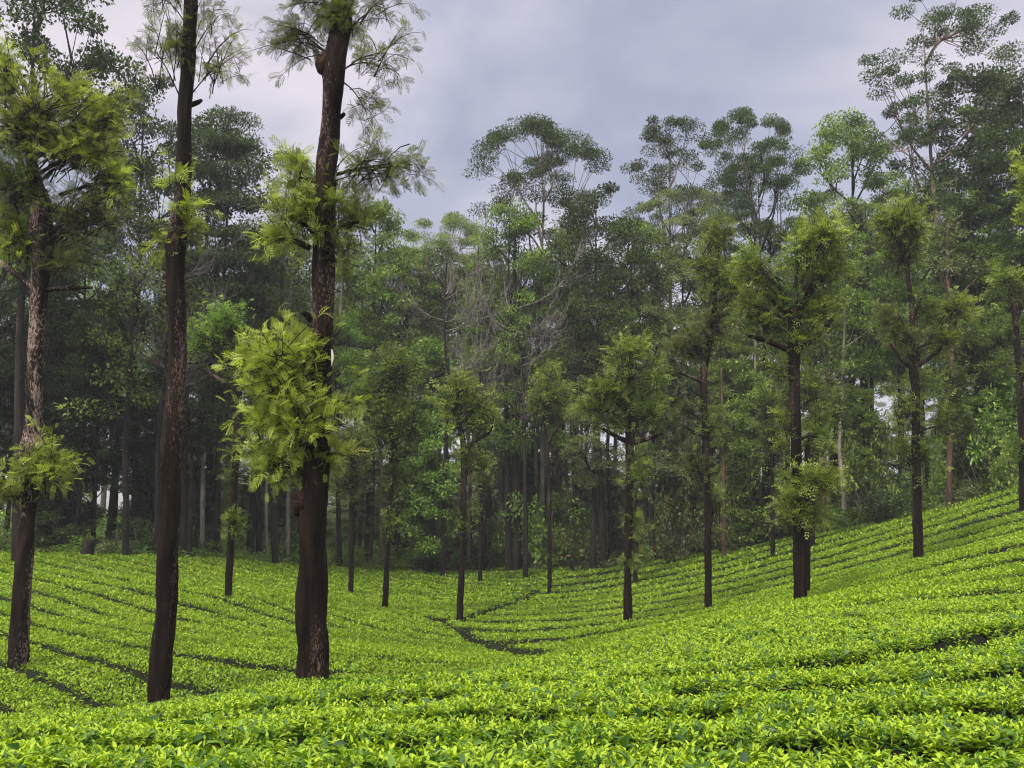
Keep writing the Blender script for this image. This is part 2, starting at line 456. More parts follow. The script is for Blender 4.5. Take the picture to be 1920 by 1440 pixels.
# forest edge: distance of the last tea row as a function of bearing
_ex = np.array([-0.9, -0.577, -0.433, -0.32, -0.2, 0.0, 0.174, 0.29, 0.349, 0.505, 0.577, 0.9])
_ey = np.array([42., 44., 44., 48., 55., 62., 58., 54., 50., 46., 44., 40.])
def edge_D(X, Y):
    return np.interp(np.asarray(X) / np.maximum(Y, 0.1), _ex, _ey)
def seg_d(X, Y, a, b):
    a, b = a[:2], b[:2]
    d = b - a
    t = np.clip(((X - a[0]) * d[0] + (Y - a[1]) * d[1]) / (d @ d), 0, 1)
    return np.hypot(X - a[0] - t * d[0], Y - a[1] - t * d[1])
CH = [(pix(812, 1152, 35), pix(905, 1190, 29)), (pix(905, 1190, 29), pix(985, 1205, 27)), (pix(985, 1205, 27), pix(1020, 1232, 23)), (pix(868, 1150, 36), pix(1005, 1104, 51)), (pix(640, 1264, 12.4), pix(745, 1246, 11.2))]
def gap(X, Y):
    """1 in the walkways between the tea rows, 0 on the table"""
    gl = Y - 0.9 * np.sqrt((X - 0.4) ** 2 + 36.0) + 5.4
    gr = 8.0 + (Y - 10.0) * 0.72 + 0.06 * X - 0.5 * np.sin(X * 0.16)
    gf = np.where(X > np.interp(Y, [0, 18, 23, 27, 29, 35, 36, 51, 62], [0.4, 0.6, 0.83, 0.4, -0.96, -3.1, -2.0, 1.4, 5.0]), np.where(Y > 11, gr, gl + (gr - gl) * sstep(8, 11, Y)), gl)
    wv = sstep(4.8, 9.0, Y)
    g = Y + 0.10 * np.sin(X * 0.9) + 0.03 * X
    g = g * (1 - wv) + gf * wv
    g = g + 0.35 * (fnoise(X * 0.22, Y * 0.22, 4) - 0.5) * wv + 0.12 * (vnoise(X * 1.1, Y * 1.1, 9) - 0.5)
    h = np.where(g < 8, (g - 4.25) / 1.1, (8 - 4.25) / 1.1 + (g - 8) / np.where(gf == gr, 2.1, 1.7))
    sp = np.where(g < 8, 1.1, np.where(gf == gr, 2.1, 1.7))
    dist = np.abs(h - np.round(h)) * sp
    k = np.round(h)
    st = vnoise(X * 0.33 + k * 7.3, Y * 0.33 + k * 3.1, 21)
    st = np.where(Y < 7, np.clip((st - 0.30) * 2.6 + 0.25 * sstep(0.5, 2.5, X), 0, 1), np.clip((st - 0.10) * 2.6, 0.35 + 0.3 * sstep(17, 24, Y), 1))
    # rows on the near right shoulder are closed over
    st = st * (1 - 0.5 * sstep(6, 8, Y) * (1 - sstep(15, 20, Y - 0.25 * X)) * sstep(-1.5, 1.5, X))
    wd = 0.18 - 0.03 * sstep(6, 9, Y) + 0.05 * sstep(14, 40, Y)
    wd = wd + np.where((gf == gr) & (Y > 11), 0.15, 0.0)
    G = (1 - sstep(wd * 0.75, wd * 1.45, dist)) * st
    for i, (a, b) in enumerate(CH):
        wdt = (0.20, 0.27, 0.52, 0.22, 0.3)[i]
        G = np.maximum(G, (1 - sstep(wdt * 0.6, wdt * 1.6, seg_d(X, Y, a, b) + 0.25 * (vnoise(X * 1.5, Y * 1.5, 31) - 0.5))) * (1.7 if i < 3 else 0.9))
    return G
def canopy(X, Y, G):
    b = 0.09 * (fnoise(X * 1.5, Y * 1.5, 2) - 0.5) + 0.05 * (vnoise(X * 4.5, Y * 4.5, 6) - 0.5)
    return top(X, Y) - 0.07 + b - 0.68 * G

# the ground: one sheet to the horizon
def axis(core, step, far):
    a = list(np.arange(-core, core + 1e-6, step))
    s, x = step, core
    while x < far:
        s *= 1.35; x += s
        a = [-x] + a + [x]
    return np.array(a)
gx = axis(80, 1.6, 3200)
gy = axis(100, 1.6, 3200)
GX, GY = np.meshgrid(gx, gy + 20)
GZ = ground_z(GX, GY) - 0.05 * fnoise(GX * 0.5, GY * 0.5, 1)
nx, ny = len(gx), len(gy)
ii = np.arange(ny - 1)[:, None] * nx + np.arange(nx - 1)[None]
F = np.stack([ii, ii + 1, ii + nx + 1, ii + nx], -1).reshape(-1, 4)
g = link('ground', np_mesh('ground', np.stack([GX, GY, GZ], -1).reshape(-1, 3), F, np.full(len(F), 4), M['soil']))
tag(g, 'dark brown soil under the tea and forest trees', 'ground', kind='structure')

# ------------------------------------------------------------------ tea
tg = Geo()
# inner foliage just below the leaves
dd = [1.0]
while dd[-1] < 64:
    dd.append(dd[-1] + min(max(0.05, dd[-1] * 0.007), 0.2))
dd = np.array(dd)
uu = np.linspace(-0.74, 0.74, 470)
DY, UU = np.meshgrid(dd, uu, indexing='ij')
DX = UU * (DY + 1.5)
keep = (DY < edge_D(DX, DY))
G0 = gap(DX, DY)
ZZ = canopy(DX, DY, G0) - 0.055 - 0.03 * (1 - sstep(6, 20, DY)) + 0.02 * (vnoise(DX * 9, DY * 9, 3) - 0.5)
nx = len(uu)
ii = np.arange(len(dd) - 1)[:, None] * nx + np.arange(nx - 1)[None]
F = np.stack([ii, ii + 1, ii + nx + 1, ii + nx], -1)
kf = keep[1:, 1:] & keep[1:, :-1]
F = F[kf].reshape(-1, 4)
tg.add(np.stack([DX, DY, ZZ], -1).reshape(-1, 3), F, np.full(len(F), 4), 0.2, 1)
def slope_normal(X, Y, e=0.06):
    G = gap(X, Y)
    z = canopy(X, Y, G)
    zx = canopy(X + e, Y, gap(X + e, Y)); zy = canopy(X, Y + e, gap(X, Y + e))
    n = unit(np.stack([-(zx - z) / e, -(zy - z) / e, np.ones_like(z)], -1))
    return G, z, n
def tea_pts(d0, d1, dens):
    half = 0.70
    area = half * ((d1 + 1.2) ** 2 - (d0 + 1.2) ** 2)
    n = int(area * dens)
    Y = np.sqrt(rng.uniform((d0 + 1.2) ** 2, (d1 + 1.2) ** 2, n)) - 1.2
    X = rng.uniform(-half, half, n) * (Y + 1.2)
    k = Y < edge_D(X, Y) - 0.1 + 0.5 * (vnoise(X, Y, 8) - 0.5)
    return X[k], Y[k]
# near: shoots of upright young leaves over flatter mature leaves
def near_tea(d0, d1, shoots, mature, tplY, tplM, size):
    X, Y = tea_pts(d0, d1, shoots)
    G, z, n = slope_normal(X, Y)
    k = rng.random(len(X)) > G * 1.25 + 0.2 * sstep(0.66, 0.85, fnoise(X * 2.2, Y * 2.2, 41))
    X, Y, z, n, G = X[k], Y[k], z[k], n[k], G[k]
    patch = fnoise(X * 0.9, Y * 0.9, 17)
    m = len(X)
    P0 = np.stack([X, Y, z + rng.uniform(-0.035, 0.03, m)], -1)
    young = np.clip(0.42 + 0.98 * rng.random(m) ** 1.15 * (0.45 + patch), 0, 1)
    for j in range(5):
        az = rng.uniform(0, 2 * math.pi, m)
        tilt = R(22) + R(48) * rng.random(m) + (j / 4.0) * R(22)
        ax = unit(n * 0.7 + np.array([0, 0, 0.6]))
        h = np.stack([np.cos(az), np.sin(az), np.zeros(m)], -1)
        d = unit(ax * np.cos(tilt)[:, None] + h * np.sin(tilt)[:, None])
        up = unit(ax - h * 0.6 + 0.3 * rng.normal(size=(m, 3)))
        s = size * (0.42 + 0.42 * rng.random(m)) * (0.75 + 0.12 * j)
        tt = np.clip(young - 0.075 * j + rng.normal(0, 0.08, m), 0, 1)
        tg.add(*inst(tplY, P0 - ax * (0.012 * j), frames(d, up), np.stack([s, s * rng.uniform(0.75, 1.2, m), s * rng.uniform(0.2, 1.8, m)], -1), tt), 0)
    X, Y = tea_pts(d0, d1, mature)
    k = rng.random(len(X)) > 0.75 * gap(X, Y)
    X, Y = X[k], Y[k]
    G, z, n = slope_normal(X, Y)
    m = len(X)
    P0 = np.stack([X, Y, z + rng.uniform(-0.05, 0.0, m) + 0.04 * (rng.random(m) < 0.09)], -1)
    az = rng.uniform(0, 2 * math.pi, m)
    h = np.stack([np.cos(az), np.sin(az), rng.uniform(-0.25, 0.75, m)], -1)
    d = unit(h + n * 0.25)
    s = size * rng.uniform(0.75, 1.35, m)
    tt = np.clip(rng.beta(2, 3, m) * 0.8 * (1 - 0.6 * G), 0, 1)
    tg.add(*inst(tplM, P0, frames(d, unit(n + 0.5 * rng.normal(size=(m, 3)))), np.stack([s, s * rng.uniform(0.8, 1.15, m), s * rng.uniform(0.3, 1.6, m)], -1), tt), 0)
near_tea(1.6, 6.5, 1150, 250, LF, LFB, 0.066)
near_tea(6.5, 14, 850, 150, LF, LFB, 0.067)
X, Y = tea_pts(2.6, 8.5, 420)
G = gap(X, Y)
k = G > 0.3
X, Y, G = X[k], Y[k], G[k]
z = canopy(X, Y, G)
n_ = len(X)
A = np.stack([X, Y, z - 0.06], -1)
E = A + np.stack([rng.normal(0, .05, n_), rng.normal(0, .05, n_), rng.uniform(.06, .20, n_)], -1)
tubes(tg, A, (A + E) / 2 + rng.normal(0, .015, (n_, 3)), E, np.full(n_, .004), np.full(n_, .0022), 3, 0.5, 2)
# farther: the same leaves, fewer and a little larger with distance
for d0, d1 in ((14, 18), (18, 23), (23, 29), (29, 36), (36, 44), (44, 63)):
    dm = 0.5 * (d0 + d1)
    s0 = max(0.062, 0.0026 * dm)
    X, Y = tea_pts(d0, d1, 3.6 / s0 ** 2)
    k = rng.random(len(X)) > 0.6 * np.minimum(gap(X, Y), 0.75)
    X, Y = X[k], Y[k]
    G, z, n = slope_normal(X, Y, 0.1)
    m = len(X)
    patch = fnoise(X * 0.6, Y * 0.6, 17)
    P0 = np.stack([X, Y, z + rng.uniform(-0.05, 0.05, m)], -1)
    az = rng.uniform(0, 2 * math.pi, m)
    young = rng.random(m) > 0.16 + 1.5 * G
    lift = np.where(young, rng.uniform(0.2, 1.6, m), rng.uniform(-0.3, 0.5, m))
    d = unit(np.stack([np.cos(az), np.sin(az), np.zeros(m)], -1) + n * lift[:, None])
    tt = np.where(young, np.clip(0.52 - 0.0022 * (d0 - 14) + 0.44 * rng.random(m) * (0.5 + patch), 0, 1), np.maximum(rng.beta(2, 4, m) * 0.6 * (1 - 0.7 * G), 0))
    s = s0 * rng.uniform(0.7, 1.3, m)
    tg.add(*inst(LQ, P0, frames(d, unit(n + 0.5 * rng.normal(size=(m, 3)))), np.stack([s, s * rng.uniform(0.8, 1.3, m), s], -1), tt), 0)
t = link('tea_bushes', tg.mesh('tea_bushes', [M['tea'], M['tea_wood'], M['bark_red']]))
tag(t, 'bright green plucked tea bushes covering the whole slope in curving rows', 'tea', kind='stuff')

# ------------------------------------------------------------------ silver oaks
def tuft_geo(twig, leaf, c, r, attach, n, m, fs, tpl, hue, droop=0.0, r_=rng):
    """n shoots from the wood at attach..c to the ragged edge of the tuft, m fern leaves on each"""
    dirs = unit(r_.normal(size=(n, 3)) + np.array([0, 0, 0.25]))
    rr = r_.random(n) ** 0.42
    lump = 0.42 + 1.05 * vnoise(dirs[:, 0] * 3.0 + 9, dirs[:, 2] * 3.0 + dirs[:, 1] * 2.3 + 4, r_.integers(100))
    E = c + dirs * r * (rr * lump)[:, None]
    ld = (r_.random(n) < 0.10)[:, None]
    E = E + ld * (np.array([0, 0, 1.0]) * r[2] * r_.uniform(.2, .75, (n, 1)) * (1 - 1.3 * droop) + dirs * r * .35 * r_.random((n, 1)))
    s = r_.uniform(0.25, 1.0, n)[:, None] ** 0.7
    A = attach * (1 - s) + c * s + r_.normal(size=(n, 3)) * r * 0.24
    ln = np.linalg.norm(E - A, axis=1)
    B = (A + E) / 2 + np.array([0, 0, 1.0]) * (ln * (0.22 if droop < 0.5 else 0.30))[:, None] + r_.normal(size=(n, 3)) * (ln * 0.10)[:, None]
    tubes(twig, A, B, E, np.clip(ln * 0.014, 0.004, 0.02), np.full(n, 0.0025), 4)
    u = r_.uniform(0.30, 1.0, (n, m)) ** 0.8
    u[:, 0] = 1.0
    uu_ = u[..., None]
    P = A[:, None] * (1 - uu_) ** 2 + B[:, None] * 2 * uu_ * (1 - uu_) + E[:, None] * uu_ ** 2
    T = unit((B - A)[:, None] * (1 - uu_) + (E - B)[:, None] * uu_)
    pr = r_.normal(size=(n, m, 3))
    pr = unit(pr - (pr * T).sum(-1, keepdims=True) * T)
    out = unit(P - (c - np.array([0, 0, 0.35]) * r))
    d = unit(T * 0.5 + pr * 0.9 + out * 0.35 + np.array([0, 0, 0.30 - 1.0 * droop]) + 0.35 * r_.normal(size=(n, m, 3)))
    d = d.reshape(-1, 3)
    tt = np.clip((hue - 0.04 + 0.55 * (u - 0.72) + 0.30 * (rr[:, None] - 0.68) + r_.normal(0, 0.12, (n, m)) + r_.normal(0, 0.12, (n, 1))), 0, 1).ravel()  # young tips lighter; inner leaves darkened to paint the tuft's interior shade
    k = n * m
    sc = fs * r_.uniform(0.55, 1.25, k)
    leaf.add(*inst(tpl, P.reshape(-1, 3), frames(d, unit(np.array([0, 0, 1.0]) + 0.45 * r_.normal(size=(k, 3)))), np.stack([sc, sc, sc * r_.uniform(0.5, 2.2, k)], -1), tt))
def lump_geo(geo, c, rx, ry, rz, seed, tint=0.5):
    """knotted burr: a rough ball of bark"""
    nu, nv = 22, 14
    th = np.linspace(0, 2 * math.pi, nu, endpoint=False)[None]
    ph = np.linspace(0.001, math.pi - 0.001, nv)[:, None]
    x, y, z = np.sin(ph) * np.cos(th), np.sin(ph) * np.sin(th), np.cos(ph) * np.ones_like(th)
    k = 0.5 + 0.8 * fnoise(x * 2.5 + 3 + seed, z * 2.5 + y * 2.1, seed) + 0.35 * (vnoise(x * 6 + seed, z * 6 + y * 5, seed + 2) - 0.5)
    V = np.stack([c[0] + x * k * rx, c[1] + y * k * ry, c[2] + z * k * rz], -1).reshape(-1, 3)
    i = np.arange(nv - 1)[:, None] * nu
    j = np.arange(nu)[None]; j2 = (j + 1) % nu
    F = np.stack([i + j, i + nu + j, i + nu + j2, i + j2], -1).reshape(-1, 4)
    geo.add(V, F, np.full(len(F), 4), tint)
OAK_GROUP = 'silver oaks standing in the tea'
def oak(label, D, trunk, tufts, limbs=(), bark='bark', leaf='oak_green', hue=0.45, fs=0.19, burrs=(), flap=None, name='silver_oak', group=OAK_GROUP):
    r_ = np.random.default_rng(int(abs(trunk[0][0]) * 7 + D * 13))
    if D >= 20: fs *= 1.15
    tpl = FR_FINE if D < 20 else (FR_MID if D < 33 else FR_FAR)
    if D >= 33: fs *= 1.15
    pts = [pix(a, b, D) for a, b, _ in trunk]
    rad = [c * D / FPX / 2 for _, _, c in trunk]
    gz = float(ground_z(pts[0][0], D)) - 0.15
    base = pts[0].copy(); base[2] = gz
    root = empty(name, base)
    tag(root, label, 'tree', group)
    off = np.zeros((len(pts), 3)); off[1:, 1] = r_.normal(0, 0.06, len(pts) - 1)
    P = np.array(pts) + off
    if P[0][2] > gz + 0.1:
        P = np.concatenate([[[P[0][0], P[0][1], gz]], P]); rad = [rad[0] * 1.18] + rad
    near = D < 20
    m = 150 if near else 44
    q = spline(np.concatenate([P, np.array(rad)[:, None]], 1), m)
    geo = Geo()
    tube(geo, q[:, :3], np.maximum(q[:, 3], 0.008), 32 if near else 10, wob=0.26 if near else 0.28, seed=int(D), knots=0.05 if near else 0.0)
    link('trunk', geo.mesh('trunk', M[bark], base), root)
    trunk_o = root.children[-1] if root.children else None
    def on_trunk(z):
        i = np.argmin(np.abs(q[:, 2] - z))
        return q[i, :3]
    for lb in limbs:
        lp = [pix(a, b, D) for a, b, _ in lb]
        lp[0] = np.array([lp[0][0], on_trunk(lp[0][2])[1], lp[0][2]])
        dy = r_.uniform(-0.35, 0.35)
        for i in range(1, len(lp)): lp[i][1] += dy * i / len(lp)
        lr = [c * D / FPX / 2 for _, _, c in lb]
        lq = spline(np.concatenate([np.array(lp), np.array(lr)[:, None]], 1), 12)
        geo = Geo(); tube(geo, lq[:, :3], np.maximum(lq[:, 3], 0.006), 8, wob=0.25, seed=int(lb[0][1]))
        link('limb', geo.mesh('limb', M[bark], base), root)
    for i, (a, b, rx, ry) in enumerate(burrs):
        geo = Geo(); lump_geo(geo, pix(a, b, D - 0.02), rx * D / FPX, rx * D / FPX, ry * D / FPX, i + 3)
        link('burr', geo.mesh('burr', M['burr'], base), root)
    for tf in tufts:
        a, b, rx, ry = tf[:4]
        o = tf[4] if len(tf) > 4 else {}
        c = pix(a, b, D)
        c[1] += o.get('dy', r_.uniform(-0.3, 0.3) * min(rx, 60) * D / FPX)
        rr = np.array([rx, 0.8 * (rx + ry) / 2, ry]) * D / FPX * 0.98
        if 'at' in o:
            at = pix(o['at'][0], o['at'][1], D)
        else:
            at = on_trunk(c[2] - rr[2] * 0.55)
            if np.hypot(at[0] - c[0], at[2] - c[2]) > 1.9 * max(rr[0], rr[2]):
                at = c + (at - c) * 0.75
        f = fs * o.get('fs', 1.0)
        n = int(o.get('d', 1.0) * (4.6 if o.get('d', 1.0) > 0.35 else 2.6) * rr[0] * rr[2] / (f * 0.36) ** 2 / 5) + 6
        mleaf = o.get('m', 6)
        lg, wg = Geo(), Geo()
        if np.hypot(at[0] - c[0], at[2] - c[2]) > 0.3:
            mid = (at + c) / 2 + np.array([0, 0, 0.08])
            sp_ = spline([at, mid, c], 8)
            tube(wg, sp_, np.linspace(0.05, 0.018, 8) * o.get('bw', 1.0), 6, wob=0.2)
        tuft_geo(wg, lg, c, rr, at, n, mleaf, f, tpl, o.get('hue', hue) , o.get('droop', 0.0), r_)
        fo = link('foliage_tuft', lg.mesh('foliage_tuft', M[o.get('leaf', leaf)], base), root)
        if 'label' in o: fo['label'] = o['label']
        tw = link('twigs', wg.mesh('twigs', M['bark_far']), fo)
        tw.data.transform(__import__('mathutils').Matrix.Translation((-base[0], -base[1], -base[2])))
    if flap:
        a, b = flap
        geo = Geo()
        w0 = D / FPX
        c = pix(a, b, D - 0.05)
        pr = [(-1, 14, 0), (2, 12, -.02), (5, 2, -.06), (6, -4, -.07), (2, -15, -.02), (0, -19, 0), (-1, -6, 0.01)]
        V = np.array([[c[0] + x * w0, c[1] + y, c[2] + z * w0] for x, z, y in pr] + [[c[0] + x * w0 - 0.006, c[1] + y + 0.015, c[2] + z * w0] for x, z, y in pr])
        k = len(pr)
        F = list(range(k)) + list(range(2 * k - 1, k - 1, -1)); Z = [k, k]
        for i in range(k):
            F += [i, i + k, (i + 1) % k + k, (i + 1) % k]; Z.append(4)
        geo.add(V, F, Z)
        link('bark_flap', geo.mesh('bark_flap', M['wood_pale'], base, False), root)
    return root
AIRY = dict(leaf='oak_olive', hue=0.55, droop=0.5, fs=0.85, d=0.27, m=10, bw=0.28)
SP = dict(d=0.5)
def Y_(**k):
    d = dict(leaf='oak_yellow', hue=0.6); d.update(k); return d
def A_(**k):
    d = dict(AIRY); d.update(k); return d
def B_(**k):
    d = dict(leaf='oak_olive', hue=0.4); d.update(k); return d
oak('leftmost silver oak with pale bare bark patches and a wide bright green crown', 18,
    [(34, 1245, 34), (42, 1100, 31), (50, 960, 29), (58, 850, 36), (60, 810, 31), (66, 700, 26), (73, 560, 28), (78, 450, 40), (75, 400, 38), (62, 340, 24), (50, 260, 10)],
    [(70, 240, 110, 85, Y_(hue=.5)), (165, 290, 100, 75, Y_(hue=.52)), (40, 350, 75, 80), (165, 410, 100, 80, B_(d=.7)), (205, 230, 60, 55, Y_(hue=.5)), (20, 450, 60, 70, Y_(hue=.42)),
     (5, 125, 35, 60, Y_()), (95, 885, 80, 70, Y_(hue=.55)), (12, 930, 38, 32, Y_(hue=.5)), (130, 165, 60, 38, Y_()), (120, 500, 60, 40, B_(d=.5)), (225, 340, 45, 60, Y_(d=.6))],
    [[(75, 545, 12), (120, 540, 10), (172, 538, 5)], [(70, 545, 12), (40, 522, 11), (-8, 485, 9)], [(60, 345, 7), (120, 312, 5), (215, 283, 2)], [(88, 432, 10), (150, 430, 6)]],
    bark='bark_pale', leaf='oak_green', hue=.45)
oak('bare leaning silver oak with one small frond tuft and sparse sprays at its top', 15,
    [(297, 1320, 40), (306, 1150, 37), (315, 1000, 34), (322, 850, 35), (330, 650, 33), (333, 480, 34), (343, 350, 30), (347, 200, 26), (356, 80, 26), (361, -80, 26), (366, -280, 22)],
    [(330, 340, 32, 48, Y_(d=.6)), (345, 415, 50, 50, Y_(d=.45)), (300, 458, 42, 38, Y_(hue=.5, d=.7)), (360, 440, 35, 40, Y_(d=.5)), (285, 85, 62, 80, A_(at=(345, 200))), (425, 115, 80, 70, A_(at=(356, 180))), (405, 25, 60, 55, A_(at=(356, 110))),
     (300, -10, 80, 50, A_(at=(358, 60))), (340, 90, 30, 80, A_(hue=.6, d=.5)), (360, -190, 110, 110, A_())],
    [[(350, 200, 10), (366, 190, 9), (373, 182, 6)]], bark='bark', leaf='oak_yellow')
oak('thickest silver oak with a large yellow-green tuft halfway up its black trunk', 13,
    [(586, 1278, 57), (587, 1150, 54), (588, 1000, 51), (594, 860, 46), (600, 700, 41), (603, 600, 42), (605, 480, 42), (612, 350, 41), (619, 220, 38), (630, 120, 40), (640, 0, 42), (652, -220, 34)],
    [(535, 715, 92, 92, Y_(hue=.70, d=1.05, fs=.9, dy=-.25)), (478, 690, 58, 58, Y_(hue=.74, d=1.0, fs=.9)), (565, 800, 85, 78, Y_(hue=.68, d=1.05, fs=.9, dy=-.3)), (492, 800, 66, 60, Y_(hue=.66, d=.9, fs=.9)), (498, 872, 78, 48, Y_(hue=.66, d=.9, fs=.9)), (585, 880, 60, 42, Y_(hue=.6, d=1.3, fs=.9)), (560, 655, 60, 36, Y_(hue=.74, d=1.2, fs=.9)), (662, 755, 34, 40, Y_(d=.36, hue=.6)), (650, 855, 32, 34, Y_(d=.36)),
     (548, 410, 68, 85, Y_(d=.8, hue=.5)), (622, 400, 66, 85, Y_(hue=.45, d=.8)), (675, 420, 50, 62, B_(d=.9)), (505, 450, 42, 36, Y_(hue=.62)), (562, 335, 45, 50, Y_(d=.5)), (650, 490, 52, 38, B_(d=.8)),
     (715, 130, 88, 75, A_(at=(640, 130))), (690, 215, 60, 55, A_(at=(638, 150))), (715, 330, 95, 70, A_(at=(618, 330), d=.45)), (785, 320, 50, 32, A_(at=(690, 320))), (545, 70, 78, 65, A_(at=(625, 110), hue=.45, d=.5)),
     (590, 10, 70, 50, A_(d=.5)), (648, 40, 42, 60, A_(hue=.65, d=.7)), (720, 20, 70, 55, A_(at=(650, 60))), (660, -120, 120, 90, A_())],
    [[(620, 330, 8), (680, 312, 6), (760, 300, 3)], [(585, 600, 14), (578, 592, 13), (572, 588, 9)], [(636, 216, 10), (645, 212, 8)]],
    bark='bark', leaf='oak_yellow', burrs=[(607, 122, 19, 24), (622, 140, 20, 28), (570, 945, 24, 32), (572, 985, 14, 30)], flap=(622, 668))
oak('thin dark oak leaning left of the thickest trunk with tiny tuft low down', 30,
    [(427, 1120, 13), (437, 960, 14), (447, 800, 14), (450, 735, 14), (448, 680, 8)],
    [(445, 985, 26, 34), (385, 640, 72, 50, dict(leaf='f_mid', hue=.5)), (450, 680, 50, 50, dict(hue=.35)), (420, 600, 50, 35, dict(leaf='f_mid')), (430, 900, 22, 30, SP)],
    [[(450, 735, 10), (410, 710, 8), (375, 690, 6)]])
oak('short thin oak with brownish tuft just right of the thickest trunk', 42,
    [(658, 1110, 10), (660, 950, 9), (662, 830, 8)], [(655, 905, 42, 48, B_()), (672, 840, 40, 40, dict(hue=.4)), (640, 830, 35, 35, B_())])
oak('slim oak with tall feathery mid-green crown between brownish oak and forked oak', 37,
    [(722, 1138, 11), (728, 1000, 10), (734, 880, 9), (735, 760, 7)],
    [(725, 800, 55, 70, dict(hue=.35, leaf='oak_green')), (745, 700, 65, 60, dict(hue=.35)), (690, 740, 45, 45, dict(hue=.3)), (780, 800, 40, 60, dict(hue=.3)), (735, 985, 20, 25), (740, 900, 40, 35, dict(hue=.3))])
oak('forked slender oak with upswept crown of light green at the valley floor', 35,
    [(862, 1164, 13), (868, 1000, 11), (870, 850, 12), (862, 800, 9), (850, 760, 6)],
    [(848, 755, 42, 48, dict(hue=.55)), (892, 775, 42, 45, dict(hue=.5)), (872, 722, 34, 26, dict(hue=.6)), (908, 790, 30, 38, dict(hue=.5)), (885, 870, 42, 36, dict(d=.5)), (862, 990, 18, 18, SP), (905, 880, 30, 30, SP)],
    [[(870, 850, 9), (890, 828, 8), (918, 808, 6), (925, 780, 4)]])
oak('smallest far oak with thin tuft standing right of the forked oak', 55,
    [(900, 1090, 8), (902, 960, 7), (903, 880, 6)], [(905, 905, 28, 36, B_()), (895, 960, 20, 25, SP)])
oak('thin far oak with pale green crown before the tan tree trunk', 50,
    [(1030, 1113, 8), (1030, 950, 8), (1024, 810, 8), (1020, 760, 5)],
    [(1018, 745, 34, 48, dict(hue=.55)), (1050, 745, 30, 38, dict(hue=.5)), (1003, 770, 24, 30), (1035, 700, 24, 28, dict(hue=.55)), (1030, 1050, 10, 10, SP)], [[(1026, 830, 6), (1040, 812, 5), (1052, 795, 3)]])
oak('sturdy oak with broad round crown of drooping green and tufts down its trunk', 32,
    [(1177, 1164, 17), (1178, 1000, 15), (1181, 850, 17), (1180, 770, 19), (1182, 690, 10)],
    [(1175, 680, 42, 48, dict(hue=.62)), (1130, 738, 48, 42, dict(hue=.55)), (1232, 715, 38, 48, dict(hue=.55)), (1100, 768, 36, 24, dict(hue=.6)), (1182, 755, 60, 45, dict(hue=.3, leaf='f_mid')), (1222, 780, 46, 36, dict(hue=.45)),
     (1148, 795, 44, 24, dict(hue=.35)), (1195, 890, 30, 55, dict(hue=.5, d=.7)), (1190, 985, 30, 28, dict(hue=.6)), (1180, 1060, 30, 18, dict(hue=.5, d=.6)), (1200, 660, 30, 30, dict(hue=.6))],
    [[(1181, 830, 10), (1150, 815, 8), (1125, 800, 6)], [(1182, 830, 10), (1210, 825, 8), (1245, 812, 5)]])
oak('short far trunk hidden behind the round-crowned oak', 50, [(1191, 1096, 10), (1192, 1000, 9), (1190, 900, 7)], [(1205, 1050, 22, 20), (1200, 880, 40, 50, dict(hue=.35))])
oak('tall oak with brownish ragged tufts between the round-crowned and bushiest oaks', 32,
    [(1328, 1139, 14), (1326, 950, 13), (1322, 800, 12), (1320, 700, 13), (1335, 620, 10), (1342, 510, 7)],
    [(1298, 650, 48, 50, B_(hue=.45)), (1342, 610, 42, 55, B_(hue=.55)), (1345, 530, 48, 45, dict(hue=.5)), (1318, 500, 40, 32, dict(hue=.55)), (1287, 775, 34, 30, B_()), (1352, 440, 46, 38, dict(hue=.55)), (1300, 870, 34, 60, B_(d=.6)),
     (1385, 545, 34, 40, dict(hue=.5)), (1265, 660, 28, 30, B_()), (1340, 800, 36, 50, dict(d=.5)), (1345, 950, 22, 60, SP)],
    [[(1322, 720, 9), (1295, 708, 7), (1270, 700, 4)], [(1322, 820, 8), (1300, 810, 6), (1280, 795, 4)]])
oak('bushiest oak with dense bright V-shaped crown and a low frond tuft', 23,
    [(1500, 1127, 25), (1502, 1040, 27), (1497, 900, 20), (1490, 780, 19), (1490, 680, 21), (1489, 640, 22), (1486, 560, 16)],
    [(1540, 450, 64, 52, dict(hue=.66)), (1498, 480, 40, 42, dict(hue=.6)), (1582, 490, 34, 36, dict(hue=.6)), (1418, 520, 48, 48, dict(hue=.55)), (1480, 570, 58, 55, dict(hue=.35)), (1540, 590, 48, 48, dict(hue=.5)), (1432, 612, 48, 38, dict(hue=.45)),
     (1398, 575, 34, 38, dict(hue=.5)), (1500, 640, 58, 32, dict(hue=.4)), (1540, 520, 50, 40, dict(hue=.35)), (1458, 705, 44, 38, dict(d=.45, hue=.5)), (1535, 745, 42, 44, dict(d=.5, hue=.5)), (1468, 800, 32, 40, dict(d=.45, hue=.55)), (1540, 820, 30, 30, SP),
     (1512, 905, 52, 45, dict(hue=.66)), (1480, 960, 40, 45, dict(hue=.6)), (1555, 905, 38, 34, dict(hue=.62)), (1520, 975, 40, 30, dict(hue=.55)), (1400, 490, 28, 30, dict(hue=.5))],
    [[(1490, 655, 15), (1530, 632, 11), (1562, 598, 8)], [(1488, 660, 13), (1440, 640, 10), (1398, 628, 6)], [(1489, 610, 15), (1520, 545, 12), (1562, 505, 9)], [(1488, 600, 12), (1450, 560, 9), (1420, 540, 6)]], leaf='oak_green', hue=.5)
oak('second trunk close behind the bushiest oak', 27, [(1513, 1090, 12), (1514, 950, 11), (1516, 830, 9)], [(1530, 800, 40, 50, dict(hue=.35, d=.6))])
